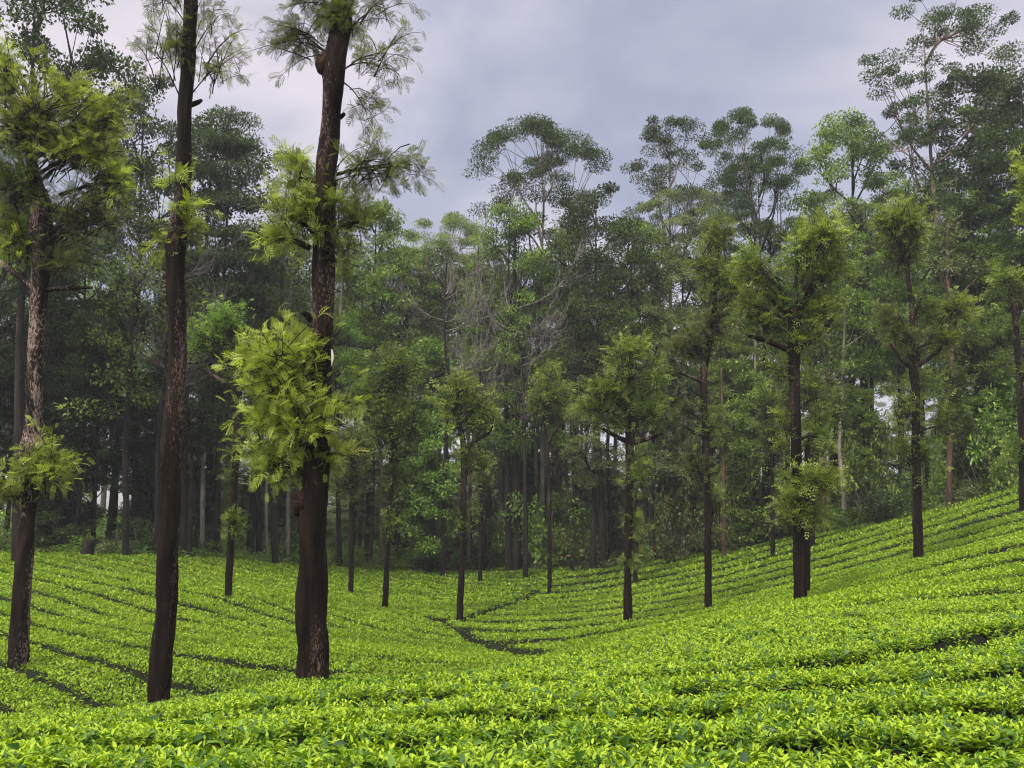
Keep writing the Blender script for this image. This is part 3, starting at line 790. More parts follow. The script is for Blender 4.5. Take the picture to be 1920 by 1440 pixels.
oak('small far oak left of the bushiest oak by the forest edge', 47, [(1449, 1028, 9), (1448, 920, 8), (1447, 820, 7)], [(1445, 830, 36, 50, dict(hue=.35)), (1440, 760, 40, 50, dict(hue=.35))])
oak('small far oak right of the bushiest oak by the forest edge', 46, [(1523, 1034, 9), (1524, 940, 9), (1525, 830, 7)], [(1530, 840, 36, 40, dict(hue=.4)), (1560, 780, 40, 50, dict(hue=.35))])
oak('thin brownish bare stem right of the brown-tufted oak', 52, [(1358, 1038, 8), (1357, 930, 7), (1356, 830, 6), (1352, 690, 3)], [(1360, 830, 28, 50, dict(d=.5, hue=.3))], bark='bark_red')
oak('three-armed oak on the right slope with ball crown above two side tufts', 30,
    [(1722, 1049, 17), (1720, 950, 17), (1716, 850, 15), (1714, 750, 14), (1713, 700, 16), (1713, 660, 14), (1708, 580, 10), (1701, 540, 9), (1697, 480, 7)],
    [(1690, 420, 54, 46, dict(hue=.62)), (1690, 482, 48, 46, B_(hue=.5)), (1722, 440, 32, 35, dict(hue=.6)), (1660, 420, 28, 36, dict(hue=.6)), (1660, 605, 34, 42, B_(hue=.55)), (1688, 640, 38, 36, B_(hue=.5)), (1742, 590, 34, 38, dict(hue=.4)), (1802, 585, 46, 40, dict(hue=.62)), (1778, 640, 48, 34, dict(hue=.5)),
     (1700, 780, 38, 55, dict(d=.5, hue=.5)), (1738, 860, 42, 45, dict(d=.6, hue=.55)), (1765, 800, 34, 40, dict(d=.6)), (1690, 850, 34, 40, dict(d=.6)), (1742, 720, 30, 34, dict(d=.5))],
    [[(1712, 690, 10), (1690, 675, 8), (1668, 645, 6)], [(1714, 690, 11), (1755, 662, 8), (1790, 628, 8), (1800, 595, 5)], [(1710, 605, 8), (1725, 565, 6), (1737, 540, 4)]])
oak('reddish thin trunk at the field edge right of the three-armed oak', 46, [(1779, 957, 11), (1782, 850, 10), (1784, 700, 9)], [(1785, 770, 30, 46, dict(hue=.45)), (1790, 720, 40, 40, dict(hue=.35))], bark='bark_red')
oak('slim oak on the right edge with ragged upper tufts', 36, [(1919, 930, 14), (1915, 800, 12), (1908, 650, 11), (1900, 560, 9)],
    [(1888, 522, 38, 28, dict(hue=.58)), (1912, 555, 30, 36, B_()), (1915, 850, 32, 34, dict(hue=.5)), (1900, 620, 25, 30, SP), (1925, 700, 30, 40, SP)])
oak('yellow-green oak tuft reaching in from beyond the right edge', 28, [(1985, 1010, 18), (1975, 700, 15), (1960, 450, 13), (1955, 320, 8)],
    [(1918, 330, 34, 42, Y_()), (1940, 400, 45, 60, Y_()), (1980, 300, 60, 60, Y_())])

# ------------------------------------------------------------------ forest trees (templates about 20 m tall, then copies)
def forest_template(kind, seed):
    r_ = np.random.default_rng(seed)
    P = dict(umbrella=dict(H=29., Rr=5.0, z0=.76, n=66, cr=1.0, flat=.32, ls=.17, lv=380),
             airy=dict(H=29., Rr=3.6, z0=.72, n=58, cr=.74, flat=.45, ls=.16, lv=260),
             gum=dict(H=31., Rr=4.6, z0=.55, n=92, cr=.74, flat=.45, ls=.16, lv=300),
             broad=dict(H=24., Rr=4.0, z0=.46, n=115, cr=.90, flat=.46, ls=.18, lv=240),
             feather=dict(H=22., Rr=3.3, z0=.34, n=125, cr=.72, flat=.48, ls=.18, lv=165),
             column=dict(H=13., Rr=1.7, z0=.12, n=120, cr=.55, flat=.55, ls=.19, lv=110),
             pine=dict(H=26., Rr=4.2, z0=.40, n=120, cr=1.0, flat=.20, ls=.18, lv=180))[kind]
    H = P['H']
    tr, lf = Geo(), Geo()
    ht = H * (0.97 if kind not in ('umbrella', 'airy') else 0.90)
    bend = r_.normal(0, 0.35, (6, 2)); bend[0] = 0
    tz = np.linspace(0, ht, 6)
    tp = spline(np.stack([np.cumsum(bend[:, 0]) * .5, np.cumsum(bend[:, 1]) * .5, tz], -1), 24)
    r0 = 0.25
    tube(tr, tp, np.linspace(r0, 0.03, 24) ** 1.0, 8, wob=.15, seed=seed)
    n = P['n']
    C = []
    while len(C) < n:
        az = r_.uniform(0, 2 * math.pi)
        if kind == 'umbrella':
            q = math.sqrt(r_.random()); layer = r_.random()
            z = H * (1.0 - 0.10 * q * q) if layer < .58 else H * r_.uniform(P['z0'], .91)
            rad = P['Rr'] * q * (1 if layer < .62 else .8)
        elif kind == 'airy':
            f = r_.random() ** .7; z = H * (P['z0'] + (1 - P['z0']) * f)
            rad = P['Rr'] * (0.45 + .75 * math.sin(math.pi * min(f * .9 + .1, 1)) ** .8) * r_.random() ** .4
        elif kind == 'gum':
            f = r_.random(); z = H * (P['z0'] + (1 - P['z0']) * f)
            rad = P['Rr'] * (0.35 + .80 * math.sin(math.pi * (.22 + .72 * f))) * r_.random() ** .6
        elif kind == 'pine':
            f = round(r_.random() * 9) / 9; z = H * (P['z0'] + (1 - P['z0']) * f) + r_.normal(0, .12)
            rad = P['Rr'] * (1.05 - .7 * f) * r_.random() ** .6
        else:
            f = r_.random(); z = H * (P['z0'] + (1 - P['z0']) * f)
            prof = math.sin(math.pi * (0.12 + 0.83 * f)) ** .6
            rad = P['Rr'] * prof * r_.random() ** .45
        lop = 0.68 + 0.6 * vnoise(np.float64(math.cos(az) * 1.5 + 7), np.float64(math.sin(az) * 1.5 + z * .22), seed)
        if kind in ('broad', 'feather', 'column') and vnoise(np.float64(az * 1.3 + seed), np.float64(z * .35), seed + 5) < .22:
            continue
        C.append([rad * lop * math.cos(az), rad * lop * math.sin(az), z - (0 if kind != 'broad' else .05 * rad)])
    C = np.array(C)
    # limbs gather neighbouring clumps
    K = max(6, n // 9)
    cen = C[r_.choice(n, K, replace=False)]
    own = np.argmin(((C[:, None] - cen[None]) ** 2).sum(-1), 1)
    ax_at = lambda z: np.stack([np.interp(z, tp[:, 2], tp[:, 0]), np.interp(z, tp[:, 2], tp[:, 1]), z], -1)
    slope = dict(umbrella=1.5, airy=1.9, gum=1.1, pine=.05).get(kind, .8)
    for k in range(K):
        mem = C[own == k]
        if not len(mem): continue
        ctr = mem.mean(0)
        hd = np.hypot(ctr[0], ctr[1])
        z0 = float(np.clip(ctr[2] - hd * slope - .4, H * (P['z0'] - .14), ht * .96))
        s_ = ax_at(z0); e_ = s_ + (ctr - s_) * .72
        mid = (s_ + e_) / 2 + np.array([0, 0, (-.10 if slope > .3 else .05) * hd]) + r_.normal(0, .18, 3)
        pts = spline([s_, mid, e_], 8)
        tube(tr, pts, np.linspace(.10, .04, 8), 5, wob=.1, seed=k)
        nn = len(mem)
        st = np.repeat(pts[5:6], nn, 0) + (pts[7] - pts[5]) * r_.random((nn, 1))
        tubes(tr, st, (st + mem) / 2 + r_.normal(0, .25, (nn, 3)), mem + np.array([0, 0, .1]), np.full(nn, .035), np.full(nn, .012), 4)
    lv = P['lv']
    cr = P['cr'] * r_.uniform(.6, 1.35, n)
    dr = r_.normal(size=(n, lv, 3)); dr = unit(dr) * (r_.random((n, lv, 1)) ** .38)
    pos = C[:, None] + dr * cr[:, None, None] * np.array([1, 1, P['flat']])
    pos[..., 2] -= 0.18 * ((pos[..., 0] - C[:, None, 0]) ** 2 + (pos[..., 1] - C[:, None, 1]) ** 2) / cr[:, None] * .6
    nl = n * lv
    d = unit(dr.reshape(-1, 3) * .7 + r_.normal(size=(nl, 3)) * .6 + np.array([0, 0, -.05]))
    upv = unit(np.array([0, 0, 1.0]) + .5 * r_.normal(size=(nl, 3)))
    cl_t = np.repeat(r_.normal(0, .10, n), lv)
    tt = np.clip(.45 + cl_t + r_.normal(0, .2, nl), 0, 1)
    s = P['ls'] * r_.uniform(.65, 1.3, nl)
    lf.add(*inst(LQ if kind != 'broad' else LQW, pos.reshape(-1, 3), frames(d, upv), np.stack([s, s * r_.uniform(.8, 1.3, nl), s], -1), tt))
    return tr.mesh('trunk', M['bark_far']), lf.mesh('crown', M['f_mid']), H, 2 * P['Rr']
TPL = {}
for kd, ns in (('umbrella', 2), ('airy', 2), ('gum', 2), ('broad', 3), ('feather', 3), ('column', 2), ('pine', 1)):
    TPL[kd] = [forest_template(kd, 100 + 17 * i + hash_ * 41) for hash_, i in [(len(kd), j) for j in range(ns)]]
LM = [(35, 'the leftmost oak'), (310, 'the bare leaning oak'), (587, 'the thickest oak'), (722, 'the slim feathery oak'), (866, 'the forked oak'), (1030, 'the thin far oak'), (1178, 'the round-crowned oak'),
      (1326, 'the brown-tufted oak'), (1496, 'the bushiest oak'), (1717, 'the three-armed oak'), (1912, 'the right-edge oak')]
USED = {}
def where(px):
    i = int(np.argmin([abs(px - a) for a, _ in LM]))
    d = px - LM[i][0]
    return ('directly behind ' if abs(d) < 28 else ('left of ' if d < 0 else 'right of ')) + LM[i][1]
def uniq(o, desc, px):
    USED.setdefault(desc + ' ' + where(px), []).append((px, o))
def finish_labels():
    nth = ['leftmost', 'second', 'third', 'fourth', 'fifth', 'sixth', 'seventh', 'eighth', 'ninth', 'tenth']
    for k, v in USED.items():
        v.sort(key=lambda a: a[0])
        for i, (_, o) in enumerate(v):
            o['label'] = k if len(v) == 1 else k + ', ' + (nth[i] if i == 0 else nth[min(i, 9)] + ' from left')
def place(tree_name, desc, kind, var, px, D, top_py, width, leaf, bark, group, thick=1.0, rot=None, cat='tree', parts=('trunk', 'crown')):
    trm, lfm, H, W = TPL[kind][var % len(TPL[kind])]
    p = pix(px, 900, D)
    gz = float(ground_z(p[0], D))
    tz = pix(px, top_py, D)[2]
    hs = (tz - gz + .1) / H
    ws = width * D / FPX / W
    root = empty(tree_name, (p[0], D, gz - .1))
    tag(root, None, cat, group); uniq(root, desc, px)
    rz = random.uniform(0, 6.28) if rot is None else rot
    for nm, me, mt in ((parts[0], trm, bark), (parts[1], lfm, leaf)):
        o = link(nm, me, root)
        o.rotation_euler = (0, 0, rz)
        o.scale = (ws, ws, hs)
        o.material_slots[0].link = 'OBJECT'
        o.material_slots[0].material = M[mt]
    return root
FG = 'trees of the forest edge'
# emergent and main canopy, left to right
FOREST = [
 ('dark_tree', 'tall blackish tree at the top left corner', 'broad', 0, 40, 38, -150, 330, 'f_dark', 'bark_far'),
 ('broadleaf_tree', 'dark rounded tree high', 'broad', 0, 255, 50, 150, 230, 'f_dark', 'bark_far'),
 ('dark_tree', 'very dark stepped crown', 'pine', 0, 410, 50, 212, 250, 'f_dark', 'bark_far'),
 ('broadleaf_tree', 'dense dark upper crown', 'broad', 1, 395, 53, 222, 270, 'f_dark', 'bark_far'),
 ('feathery_tree', 'pale loose tree top', 'feather', 0, 540, 60, 290, 170, 'f_pale', 'bark_far'),
 ('broadleaf_tree', 'mid green crown', 'broad', 2, 690, 60, 385, 210, 'f_mid', 'bark_far'),
 ('flat_topped_tree', 'greyish flat-topped tree', 'umbrella', 0, 835, 66, 408, 190, 'f_grey', 'bark_grey'),
 ('feathery_tree', 'mid green leafy tree', 'feather', 1, 955, 60, 385, 190, 'f_mid', 'bark_far'),
 ('umbrella_tree', 'tallest umbrella-shaped crown against the sky', 'umbrella', 1, 1010, 62, 235, 265, 'f_dark', 'bark_grey'),
 ('broadleaf_tree', 'dark full crown', 'broad', 0, 1130, 58, 352, 210, 'f_dark', 'bark_far'),
 ('airy_tree', 'airy open crown against the sky', 'airy', 0, 1262, 64, 235, 185, 'f_dark', 'bark_grey'),
 ('flat_topped_tree', 'rounded grey-green crown', 'umbrella', 0, 1290, 62, 360, 210, 'f_grey', 'bark_far'),
 ('airy_tree', 'open layered crown against the sky', 'umbrella', 0, 1415, 60, 210, 185, 'f_dark', 'bark_grey'),
 ('feathery_tree', 'thin-leaved crown', 'airy', 1, 1450, 57, 270, 190, 'f_dark', 'bark_far'),
 ('broadleaf_tree', 'dense tall tree', 'broad', 1, 1600, 60, 212, 210, 'f_mid', 'bark_far'),
 ('eucalyptus', 'tallest tan-trunked gum tree with open crown', 'gum', 1, 1792, 52, -5, 300, 'f_dark', 'bark_tan'),
 ('broadleaf_tree', 'large dense dark crown', 'broad', 2, 1872, 54, 140, 260, 'f_dark', 'bark_far'),
 ('broadleaf_tree', 'dark tree', 'broad', 0, 1940, 50, 150, 240, 'f_dark', 'bark_far'),
]
for a in FOREST:
    place(a[0], a[1], a[2], a[3], a[4], a[5], a[6], a[7], a[8], a[9], FG, rot=2.6 if a[0] == 'eucalyptus' else None)
# second storey
MID = [(55, 48, 480, 200, 'broad', 'f_dark'), (150, 46, 430, 190, 'broad', 'f_dark'), (215, 50, 560, 170, 'feather', 'f_dark'), (300, 52, 420, 180, 'feather', 'f_mid'), (360, 48, 600, 170, 'broad', 'f_dark'),
       (470, 54, 430, 200, 'feather', 'f_mid'), (480, 62, 500, 190, 'broad', 'f_dark'), (570, 58, 560, 170, 'feather', 'f_mid'), (640, 56, 590, 150, 'feather', 'f_mid'), (660, 62, 480, 200, 'pine', 'f_grey'), (742, 60, 520, 150, 'feather', 'f_grey'),
       (770, 64, 470, 190, 'airy', 'f_grey'), (800, 58, 640, 130, 'column', 'f_mid'), (905, 64, 470, 190, 'feather', 'f_grey'), (1000, 64, 480, 180, 'broad', 'f_mid'), (1075, 62, 430, 190, 'feather', 'f_mid'),
       (1110, 58, 560, 160, 'feather', 'f_grey'), (1190, 60, 420, 190, 'broad', 'f_mid'), (1225, 58, 570, 170, 'feather', 'f_grey'), (1330, 60, 430, 200, 'broad', 'f_grey'), (1380, 56, 620, 150, 'feather', 'f_mid'),
       (1440, 60, 420, 200, 'feather', 'f_grey'), (1530, 56, 400, 170, 'feather', 'f_mid'), (1560, 62, 500, 180, 'broad', 'f_grey'), (1640, 56, 370, 170, 'broad', 'f_mid'), (1690, 60, 420, 190, 'broad', 'f_grey'), (1740, 56, 330, 190, 'feather', 'f_mid'),
       (1830, 52, 360, 190, 'broad', 'f_mid'), (1880, 50, 440, 190, 'feather', 'f_dark'), (1935, 46, 470, 180, 'broad', 'f_mid'), (-40, 44, 300, 240, 'broad', 'f_dark'), (-30, 46, 560, 200, 'feather', 'f_dark'), (2000, 46, 250, 260, 'broad', 'f_dark')]
NM = {'broad': 'broadleaf_tree', 'feather': 'feathery_tree', 'column': 'slender_tree', 'pine': 'dark_tree', 'airy': 'airy_tree'}
CN = {'f_dark': 'dark green', 'f_mid': 'mid green', 'f_grey': 'grey-green', 'f_pale': 'pale green', 'f_rust': 'rusty green'}
KN = {'broad': 'full-crowned tree', 'feather': 'feathery tree', 'column': 'narrow leafy tree', 'pine': 'tiered tree', 'airy': 'open-crowned tree'}
for i, (px, D, tp_, wd, kd, lf) in enumerate(MID):
    place(NM[kd], CN[lf] + ' ' + KN[kd] + ' in the forest', kd, i, px, D, tp_, wd, lf, 'bark_far', 'trees of the forest middle storey')
# low leafy trees along the edge
LOW = [(40, 50, 610, 190, 'f_dark'), (125, 49, 560, 180, 'f_dark'), (205, 49, 600, 170, 'f_dark'), (270, 52, 700, 130, 'f_dark'), (90, 54, 700, 170, 'f_dark'), (330, 54, 760, 120, 'f_dark'), (20, 47, 720, 150, 'f_dark'), (110, 46, 690, 150, 'f_dark'), (180, 47, 640, 140, 'f_dark'), (290, 50, 820, 110, 'f_dark'), (400, 54, 800, 110, 'f_mid'), (525, 58, 830, 80, 'f_grey'), (690, 60, 850, 80, 'f_mid'), (760, 62, 800, 90, 'f_mid'), (830, 64, 880, 80, 'f_grey'),
       (1000, 64, 860, 90, 'f_rust'), (1095, 62, 860, 80, 'f_mid'), (1140, 62, 880, 80, 'f_grey'), (1255, 60, 790, 100, 'f_mid'), (1290, 58, 860, 90, 'f_rust'), (1380, 57, 820, 90, 'f_rust'), (1410, 54, 700, 110, 'f_mid'), (1480, 54, 780, 90, 'f_mid'), (1580, 54, 720, 120, 'f_mid'),
       (1625, 52, 730, 90, 'f_mid'), (1660, 54, 800, 110, 'f_dark'), (1730, 52, 700, 110, 'f_mid'), (1830, 49, 640, 140, 'f_dark'), (1870, 47, 730, 120, 'f_mid'), (1940, 46, 680, 130, 'f_mid')]
LOW += [(-60 + k * 80 + random.uniform(-25, 25), random.uniform(62, 80), random.uniform(740, 900), random.uniform(60, 110), random.choice(['f_dark', 'f_mid', 'f_grey', 'f_dark'])) for k in range(26)]
LOW += [(-40 + k * 105 + random.uniform(-30, 30), random.uniform(76, 90), random.uniform(860, 960), random.uniform(110, 170), random.choice(['f_dark', 'f_mid', 'f_grey'])) for k in range(19)] + [(640 + k * 38 + random.uniform(-12, 12), random.uniform(70, 84), random.uniform(905, 975), random.uniform(80, 120), random.choice(['f_dark', 'f_mid', 'f_grey'])) for k in range(14)] + [(300 + k * 52 + random.uniform(-15, 15), random.uniform(84, 94), random.uniform(800, 880), random.uniform(90, 140), random.choice(['f_dark', 'f_grey'])) for k in range(20)] + [(280 + k * 45, random.uniform(60, 72), random.uniform(880, 950), 90, 'f_dark') for k in range(6)] + [(600, 66, 960, 70, 'f_mid'), (645, 70, 965, 80, 'f_grey'), (700, 72, 975, 80, 'f_mid'), (560, 62, 950, 70, 'f_dark')]
LOW = [(a, b, c, d, 'f_grey' if 620 < a < 1150 and e == 'f_mid' else e) for a, b, c, d, e in LOW]
for i, (px, D, tp_, wd, lf) in enumerate(LOW):
    place('understorey_tree', 'low ' + CN[lf] + ' tree under canopy', 'column' if i % 2 else 'feather', i, px, D, tp_, wd, lf, 'bark_far', 'low trees under the canopy')
# tall straight boles
BOLE = [(241, 44, 520, 12, 'bark_far', 'dark straight trunk'), (350, 48, 560, 13, 'bark_far', 'dark straight trunk'), (372, 56, 480, 9, 'bark_grey', 'pale thin trunk'), (396, 58, 480, 9, 'bark_tan', 'tan thin trunk'), (490, 54, 450, 11, 'bark_far', 'dark straight trunk'), (521, 50, 470, 13, 'bark_far', 'dark leaning trunk'),
        (552, 58, 520, 8, 'bark_grey', 'pale thin trunk'), (765, 63, 500, 11, 'bark_far', 'dark straight trunk'), (790, 63, 480, 12, 'bark_red', 'reddish trunk'), (806, 65, 480, 10, 'bark_grey', 'pale flecked trunk'), (842, 64, 520, 8, 'bark_tan', 'tan slim trunk'),
        (967, 60, 450, 14, 'bark_far', 'blackish tall bare trunk'), (1040, 66, 420, 17, 'bark_tan', 'orange-tan thick trunk'), (1100, 66, 500, 7, 'bark_grey', 'pale thin trunk'), (1142, 60, 520, 8, 'bark_far', 'dark thin trunk'), (1160, 64, 520, 7, 'bark_grey', 'whitish thin trunk'), (1235, 62, 480, 10, 'bark_far', 'dark trunk'),
        (1470, 60, 500, 10, 'bark_red', 'reddish trunk'), (1605, 60, 460, 8, 'bark_far', 'thin dark trunk'), (1625, 57, 400, 17, 'bark_far', 'black thick trunk'), (1600, 54, 800, 5, 'bark_grey', 'whitish sapling stem'), (1613, 53, 790, 5, 'bark_grey', 'whitish sapling stem'), (1796, 49, 420, 16, 'bark_red', 'reddish thick trunk'), (1850, 56, 380, 11, 'bark_far', 'dark trunk'), (1690, 58, 420, 9, 'bark_far', 'thin dark trunk'),
        (1365, 62, 560, 10, 'bark_tan', 'tan trunk'), (690, 66, 560, 9, 'bark_far', 'dark slim trunk'), (880, 68, 560, 9, 'bark_red', 'reddish slim trunk'), (60, 50, 400, 14, 'bark_far', 'dark trunk'), (105, 52, 420, 13, 'bark_red', 'brown trunk')]
for k in range(34):
    a = random.choice([('bark_grey', 'pale slender trunk'), ('bark_tan', 'tan slender trunk'), ('bark_red', 'reddish slender trunk'), ('bark_grey', 'ash-grey slender trunk')])
    q = [352, 385, 412, 470, 505, 538, 640, 668, 700, 715, 745, 775, 800, 822, 838, 880, 915, 935, 1010, 1055, 1085, 1108, 1122, 1150, 1215, 1255, 1275, 1300, 1345, 1390, 1425, 1465, 1545, 1575][k] + random.uniform(-8, 8)
    BOLE.append((q, float(np.interp((q - 960) / FPX, _ex, _ey)) + random.uniform(1.2, 6), random.uniform(480, 620), random.uniform(6, 10), a[0], a[1]))
for i, (px, D, tp_, wd, bk, ds) in enumerate(BOLE):
    r_ = np.random.default_rng(900 + i)
    p = pix(px, 900, D); gz = float(ground_z(p[0], D)) - .1
    zt = pix(px, tp_, D)[2]
    H = zt - gz
    root = empty('tall_tree', (p[0], D, gz))
    tag(root, None, 'tree', 'straight trunks in the forest'); uniq(root, ds + ' in the forest', px)
    geo = Geo(); rr = wd * D / FPX / 2
    tpts = spline(np.stack([np.cumsum(np.r_[0, r_.normal(0, .13, 5)]), np.cumsum(np.r_[0, r_.normal(0, .1, 5)]), np.linspace(0, H, 6)], -1), 22)
    tube(geo, tpts, np.linspace(rr * 1.1, rr * .45, 22), 9, wob=.12, seed=i)
    nb = 9
    zi = r_.integers(11, 21, nb)
    az = r_.uniform(0, 6.28, nb); ln = r_.uniform(.8, 2.6, nb)
    A = tpts[zi]; E = A + np.stack([np.cos(az) * ln, np.sin(az) * ln, ln * r_.uniform(.1, .9, nb)], -1)
    tubes(geo, A, (A + E) / 2 - np.array([0, 0, .15]), E, np.full(nb, rr * .3), np.full(nb, .012), 5)
    link('trunk', geo.mesh('trunk', M[bk]), root)
    lf = Geo()
    ctr = np.concatenate([E, A[:4] + np.array([0, 0, 1.0]), tpts[-1:] + r_.normal(0, .7, (6, 3))])
    nl = 70
    dv = unit(r_.normal(size=(len(ctr), nl, 3))) * r_.random((len(ctr), nl, 1)) ** .4
    pos = (ctr[:, None] + dv * np.array([.95, .95, .5])).reshape(-1, 3)
    k = len(pos); s = .25 * r_.uniform(.6, 1.3, k)
    lf.add(*inst(LQ, pos, frames(unit(dv.reshape(-1, 3) + .5 * r_.normal(size=(k, 3))), unit(np.array([0, 0, 1.]) + .6 * r_.normal(size=(k, 3)))), s, np.clip(.45 + r_.normal(0, .2, k), 0, 1)))
    link('crown', lf.mesh('crown', M[('f_mid', 'f_grey', 'f_dark')[i % 3]]), root)
# leafless trees with arching grey twigs
def bare(px, D, top_py, spread, label, seed):
    r_ = np.random.default_rng(seed)
    p = pix(px, 900, D); gz = float(ground_z(p[0], D)) - .1
    H = pix(px, top_py, D)[2] - gz
    W = spread * D / FPX / 2
    root = empty('bare_tree', (p[0], D, gz)); tag(root, label, 'tree', 'leafless trees in the forest')
    geo = Geo()
    tp = spline(np.stack([np.cumsum(np.r_[0, r_.normal(0, .15, 5)]), np.cumsum(np.r_[0, r_.normal(0, .15, 5)]), np.linspace(0, H * .95, 6)], -1), 20)
    tube(geo, tp, np.linspace(.17, .04, 20), 8, wob=.15, seed=seed)
    link('trunk', geo.mesh('trunk', M['bark_far']), root)
    bg_ = Geo()
    for k in range(12):
        z = H * r_.uniform(.45, .85)
        A = np.array([np.interp(z, tp[:, 2], tp[:, 0]), np.interp(z, tp[:, 2], tp[:, 1]), z])
        az = r_.uniform(0, 6.28); ln = W * r_.uniform(.5, 1.1)
        d = np.array([math.cos(az), .7 * math.sin(az), 0])
        pts = spline([A, A + d * ln * .35 + np.array([0, 0, .10 * ln]), A + d * ln * .7 + np.array([0, 0, .38 * ln]), A + d * ln * .9 + np.array([0, 0, .85 * ln])], 12)
        tube(bg_, pts, np.linspace(.045, .016, 12), 5)
        n = 30
        st = pts[r_.integers(3, 12, n)]
        dl = r_.uniform(.7, 2.2, n)
        e = st + (d[None] * r_.uniform(.1, .9, (n, 1)) + r_.normal(0, .35, (n, 3))) * dl[:, None] + np.array([0, 0, 1.0]) * (dl * r_.uniform(.3, 1.1, n))[:, None]
        c = (st + e) / 2 + d[None] * dl[:, None] * .35 - np.array([0, 0, .3]) * dl[:, None]
        tubes(bg_, st, c, e, np.full(n, .019), np.full(n, .009), 6)
    link('branches', bg_.mesh('branches', M['twig_grey']), root)
bare(830, 57, 440, 230, 'leafless grey twiggy tree above the forked oak', 1)
bare(985, 57, 470, 270, 'leafless tree with arching pale twigs beside the blackish bare trunk', 2)
bare(900, 60, 430, 220, 'leafless fine-twigged tree between the other two bare trees', 3)
bare(300, 46, 430, 220, 'dark leafless branching tree behind the bare leaning oak', 4)
# trees deep in the woods, glimpsed between the others
for i in range(20):
    px = -120 + i * 110 + random.uniform(-20, 20)
    D = random.uniform(70, 92)
    kd = random.choice(['broad', 'feather', 'broad', 'column'])
    o = place(NM[kd], 'x', kd, i, px, D, random.uniform(470, 600), random.uniform(130, 190), random.choice(['f_dark', 'f_grey', 'f_mid']), random.choice(['bark_far', 'bark_grey', 'bark_red']), 'trees deep in the woods')
    for v in USED.values():
        v[:] = [a for a in v if a[1] is not o]
    o['label'] = 'tree deep in the woods glimpsed between nearer trunks'

# ------------------------------------------------------------------ shrubs and undergrowth on the forest edge
def shrub_template(seed):
    r_ = np.random.default_rng(seed)
    st, lf = Geo(), Geo()
    n = 60
    C = r_.normal(size=(n, 3)) * np.array([.65, .65, .75]) + np.array([0, 0, 1.3]); C[:, 2] = np.clip(C[:, 2], .15, 2.8)
    A = r_.normal(0, .08, (n, 3)); A[:, 2] = 0
    tubes(st, A, (A + C) / 2 + r_.normal(0, .08, (n, 3)), C, np.full(n, .02), np.full(n, .006), 4)
    lv = 60
    dv = unit(r_.normal(size=(n, lv, 3))) * r_.random((n, lv, 1)) ** .4
    pos = (C[:, None] + dv * .30).reshape(-1, 3); pos[:, 2] = np.abs(pos[:, 2])
    k = n * lv; s = .16 * r_.uniform(.6, 1.4, k)
    lf.add(*inst(LQ, pos, frames(unit(dv.reshape(-1, 3) + .5 * r_.normal(size=(k, 3))), unit(np.array([0, 0, 1.]) + .6 * r_.normal(size=(k, 3)))), s, np.clip(.45 + r_.normal(0, .2, k) + np.repeat(r_.normal(0, .1, n), lv), 0, 1)))
    return st.mesh('stems', M['bark_grey']), lf.mesh('foliage', M['f_mid']), 2.9, 2.3
TPL['shrub'] = [shrub_template(50 + i) for i in range(3)]
SH = []
for i in range(46):
    px = -60 + i * 45 + random.uniform(-14, 14)
    u = (px - 960) / FPX
    D = float(np.interp(u, _ex, _ey)) + random.uniform(.8, 4.5)
    hgt = random.uniform(1.3, 3.4) * (1.25 if px > 950 else .8)
    p = pix(px, 900, D)
    gz = float(ground_z(p[0], D))
    # top pixel from wanted height
    z = gz + hgt - CZ
    ang = math.atan2(z, D) - PITCH
    SH.append((px, D, 720 - FPX * math.tan(ang), random.uniform(55, 100), random.choice(['f_mid', 'f_dark', 'f_mid', 'f_grey', 'f_rust'] if 900 < px < 1500 else ['f_mid', 'f_dark', 'f_mid', 'f_grey'])))
for i, (px, D, ty, wd, lf) in enumerate(SH):
    place('shrub', CN[lf] + ' shrub at forest edge', 'shrub', i, px, D, ty, wd, lf, 'bark_grey', 'shrubs along the forest edge', cat='shrub', parts=('stems', 'foliage'))
for px, D, ty, wd, lf in ((1880, 46, 725, 120, 'f_mid'), (1850, 47, 790, 110, 'f_mid'), (1905, 45, 800, 90, 'f_mid'), (1620, 52, 735, 100, 'f_mid'), (1010, 61, 930, 110, 'f_mid'), (1080, 60, 960, 100, 'f_rust'), (1270, 57, 890, 90, 'f_rust'), (1400, 54, 890, 110, 'f_rust')):
    place('shrub', 'tall ' + CN[lf] + ' bush at forest edge', 'shrub', int(px), px, D, ty, wd, lf, 'bark_grey', 'shrubs along the forest edge', cat='shrub', parts=('stems', 'foliage'))
ug = Geo()
n = 190000
u = rng.uniform(-.72, .72, n)
D = np.interp(u, _ex, _ey) - .6 + rng.random(n) ** 1.6 * 26
X = u * D
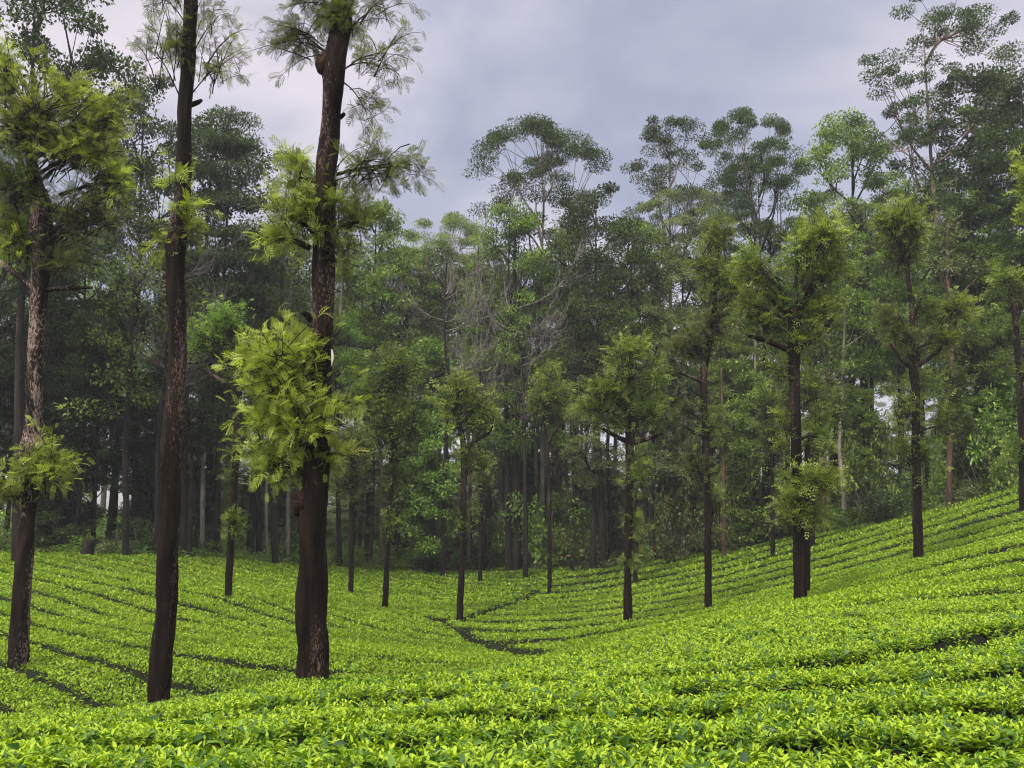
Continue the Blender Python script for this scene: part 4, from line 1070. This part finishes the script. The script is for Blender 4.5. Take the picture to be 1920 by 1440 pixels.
hh = np.clip(D - np.interp(u, _ex, _ey) - 6, 0, 25) * 0.11 + (0.25 + 1.5 * fnoise(X * .35, D * .35, 77) ** 1.6) * sstep(-.8, 2.0, D - np.interp(u, _ex, _ey)) + .3
z = ground_z(X, D) + rng.random(n) ** .6 * hh
az = rng.uniform(0, 6.28, n)
d = unit(np.stack([np.cos(az), np.sin(az), rng.uniform(-.3, .9, n)], -1))
s = rng.uniform(.14, .30, n)
ug.add(*inst(LQ, np.stack([X, D, z], -1), frames(d, unit(np.array([0, 0, 1.]) + .6 * rng.normal(size=(n, 3)))), s, np.clip(.4 + .5 * (fnoise(X * .5, D * .5, 5) - .5) + rng.normal(0, .17, n), 0, 1)))
tag(link('undergrowth', ug.mesh('undergrowth', M['f_mid'])), 'low tangled green undergrowth between the tea and the forest', 'undergrowth', kind='stuff')
finish_labels()
# mossy stump on the left edge of the field
geo = Geo()
b = pix(162, 1035, 43); gz = float(ground_z(b[0], 43))
q = spline([[0, 0, 0], [.02, 0, .4], [.05, 0, .95], [.16, 0, 1.45]], 12)
tube(geo, q, np.linspace(.36, .24, 12), 14, wob=.5, seed=4)
so_ = link('tree_stump', geo.mesh('tree_stump', M['bark_far']))
so_.location = (b[0], 43, gz)
tag(so_, 'grey mossy stump at the forest edge between the leftmost oak and the bare leaning oak', 'stump')

# ------------------------------------------------------------------ thin evening-grey air
hm, ht_, ho = base_mat('haze_air')
vp = N(ht_, 'ShaderNodeVolumePrincipled')
setin(vp, Density=0.0005, Anisotropy=0.2)
vp.inputs['Color'].default_value = (0.86, 0.90, 1.0, 1)
L(ht_, vp.outputs[0], ho.inputs['Volume'])
zt = CZ + 34.0; zb_ = -150.0; e = 3600.0
V = [(x, y, z) for z in (zb_, zt) for x, y in ((-e, -e), (e, -e), (e, e), (-e, e))]
F = [0, 3, 2, 1, 4, 5, 6, 7, 0, 1, 5, 4, 1, 2, 6, 5, 2, 3, 7, 6, 3, 0, 4, 7]
tag(link('haze', np_mesh('haze', V, F, [4] * 6, hm, smooth=False)), 'thin bluish grey haze in the air', 'haze', kind='stuff')
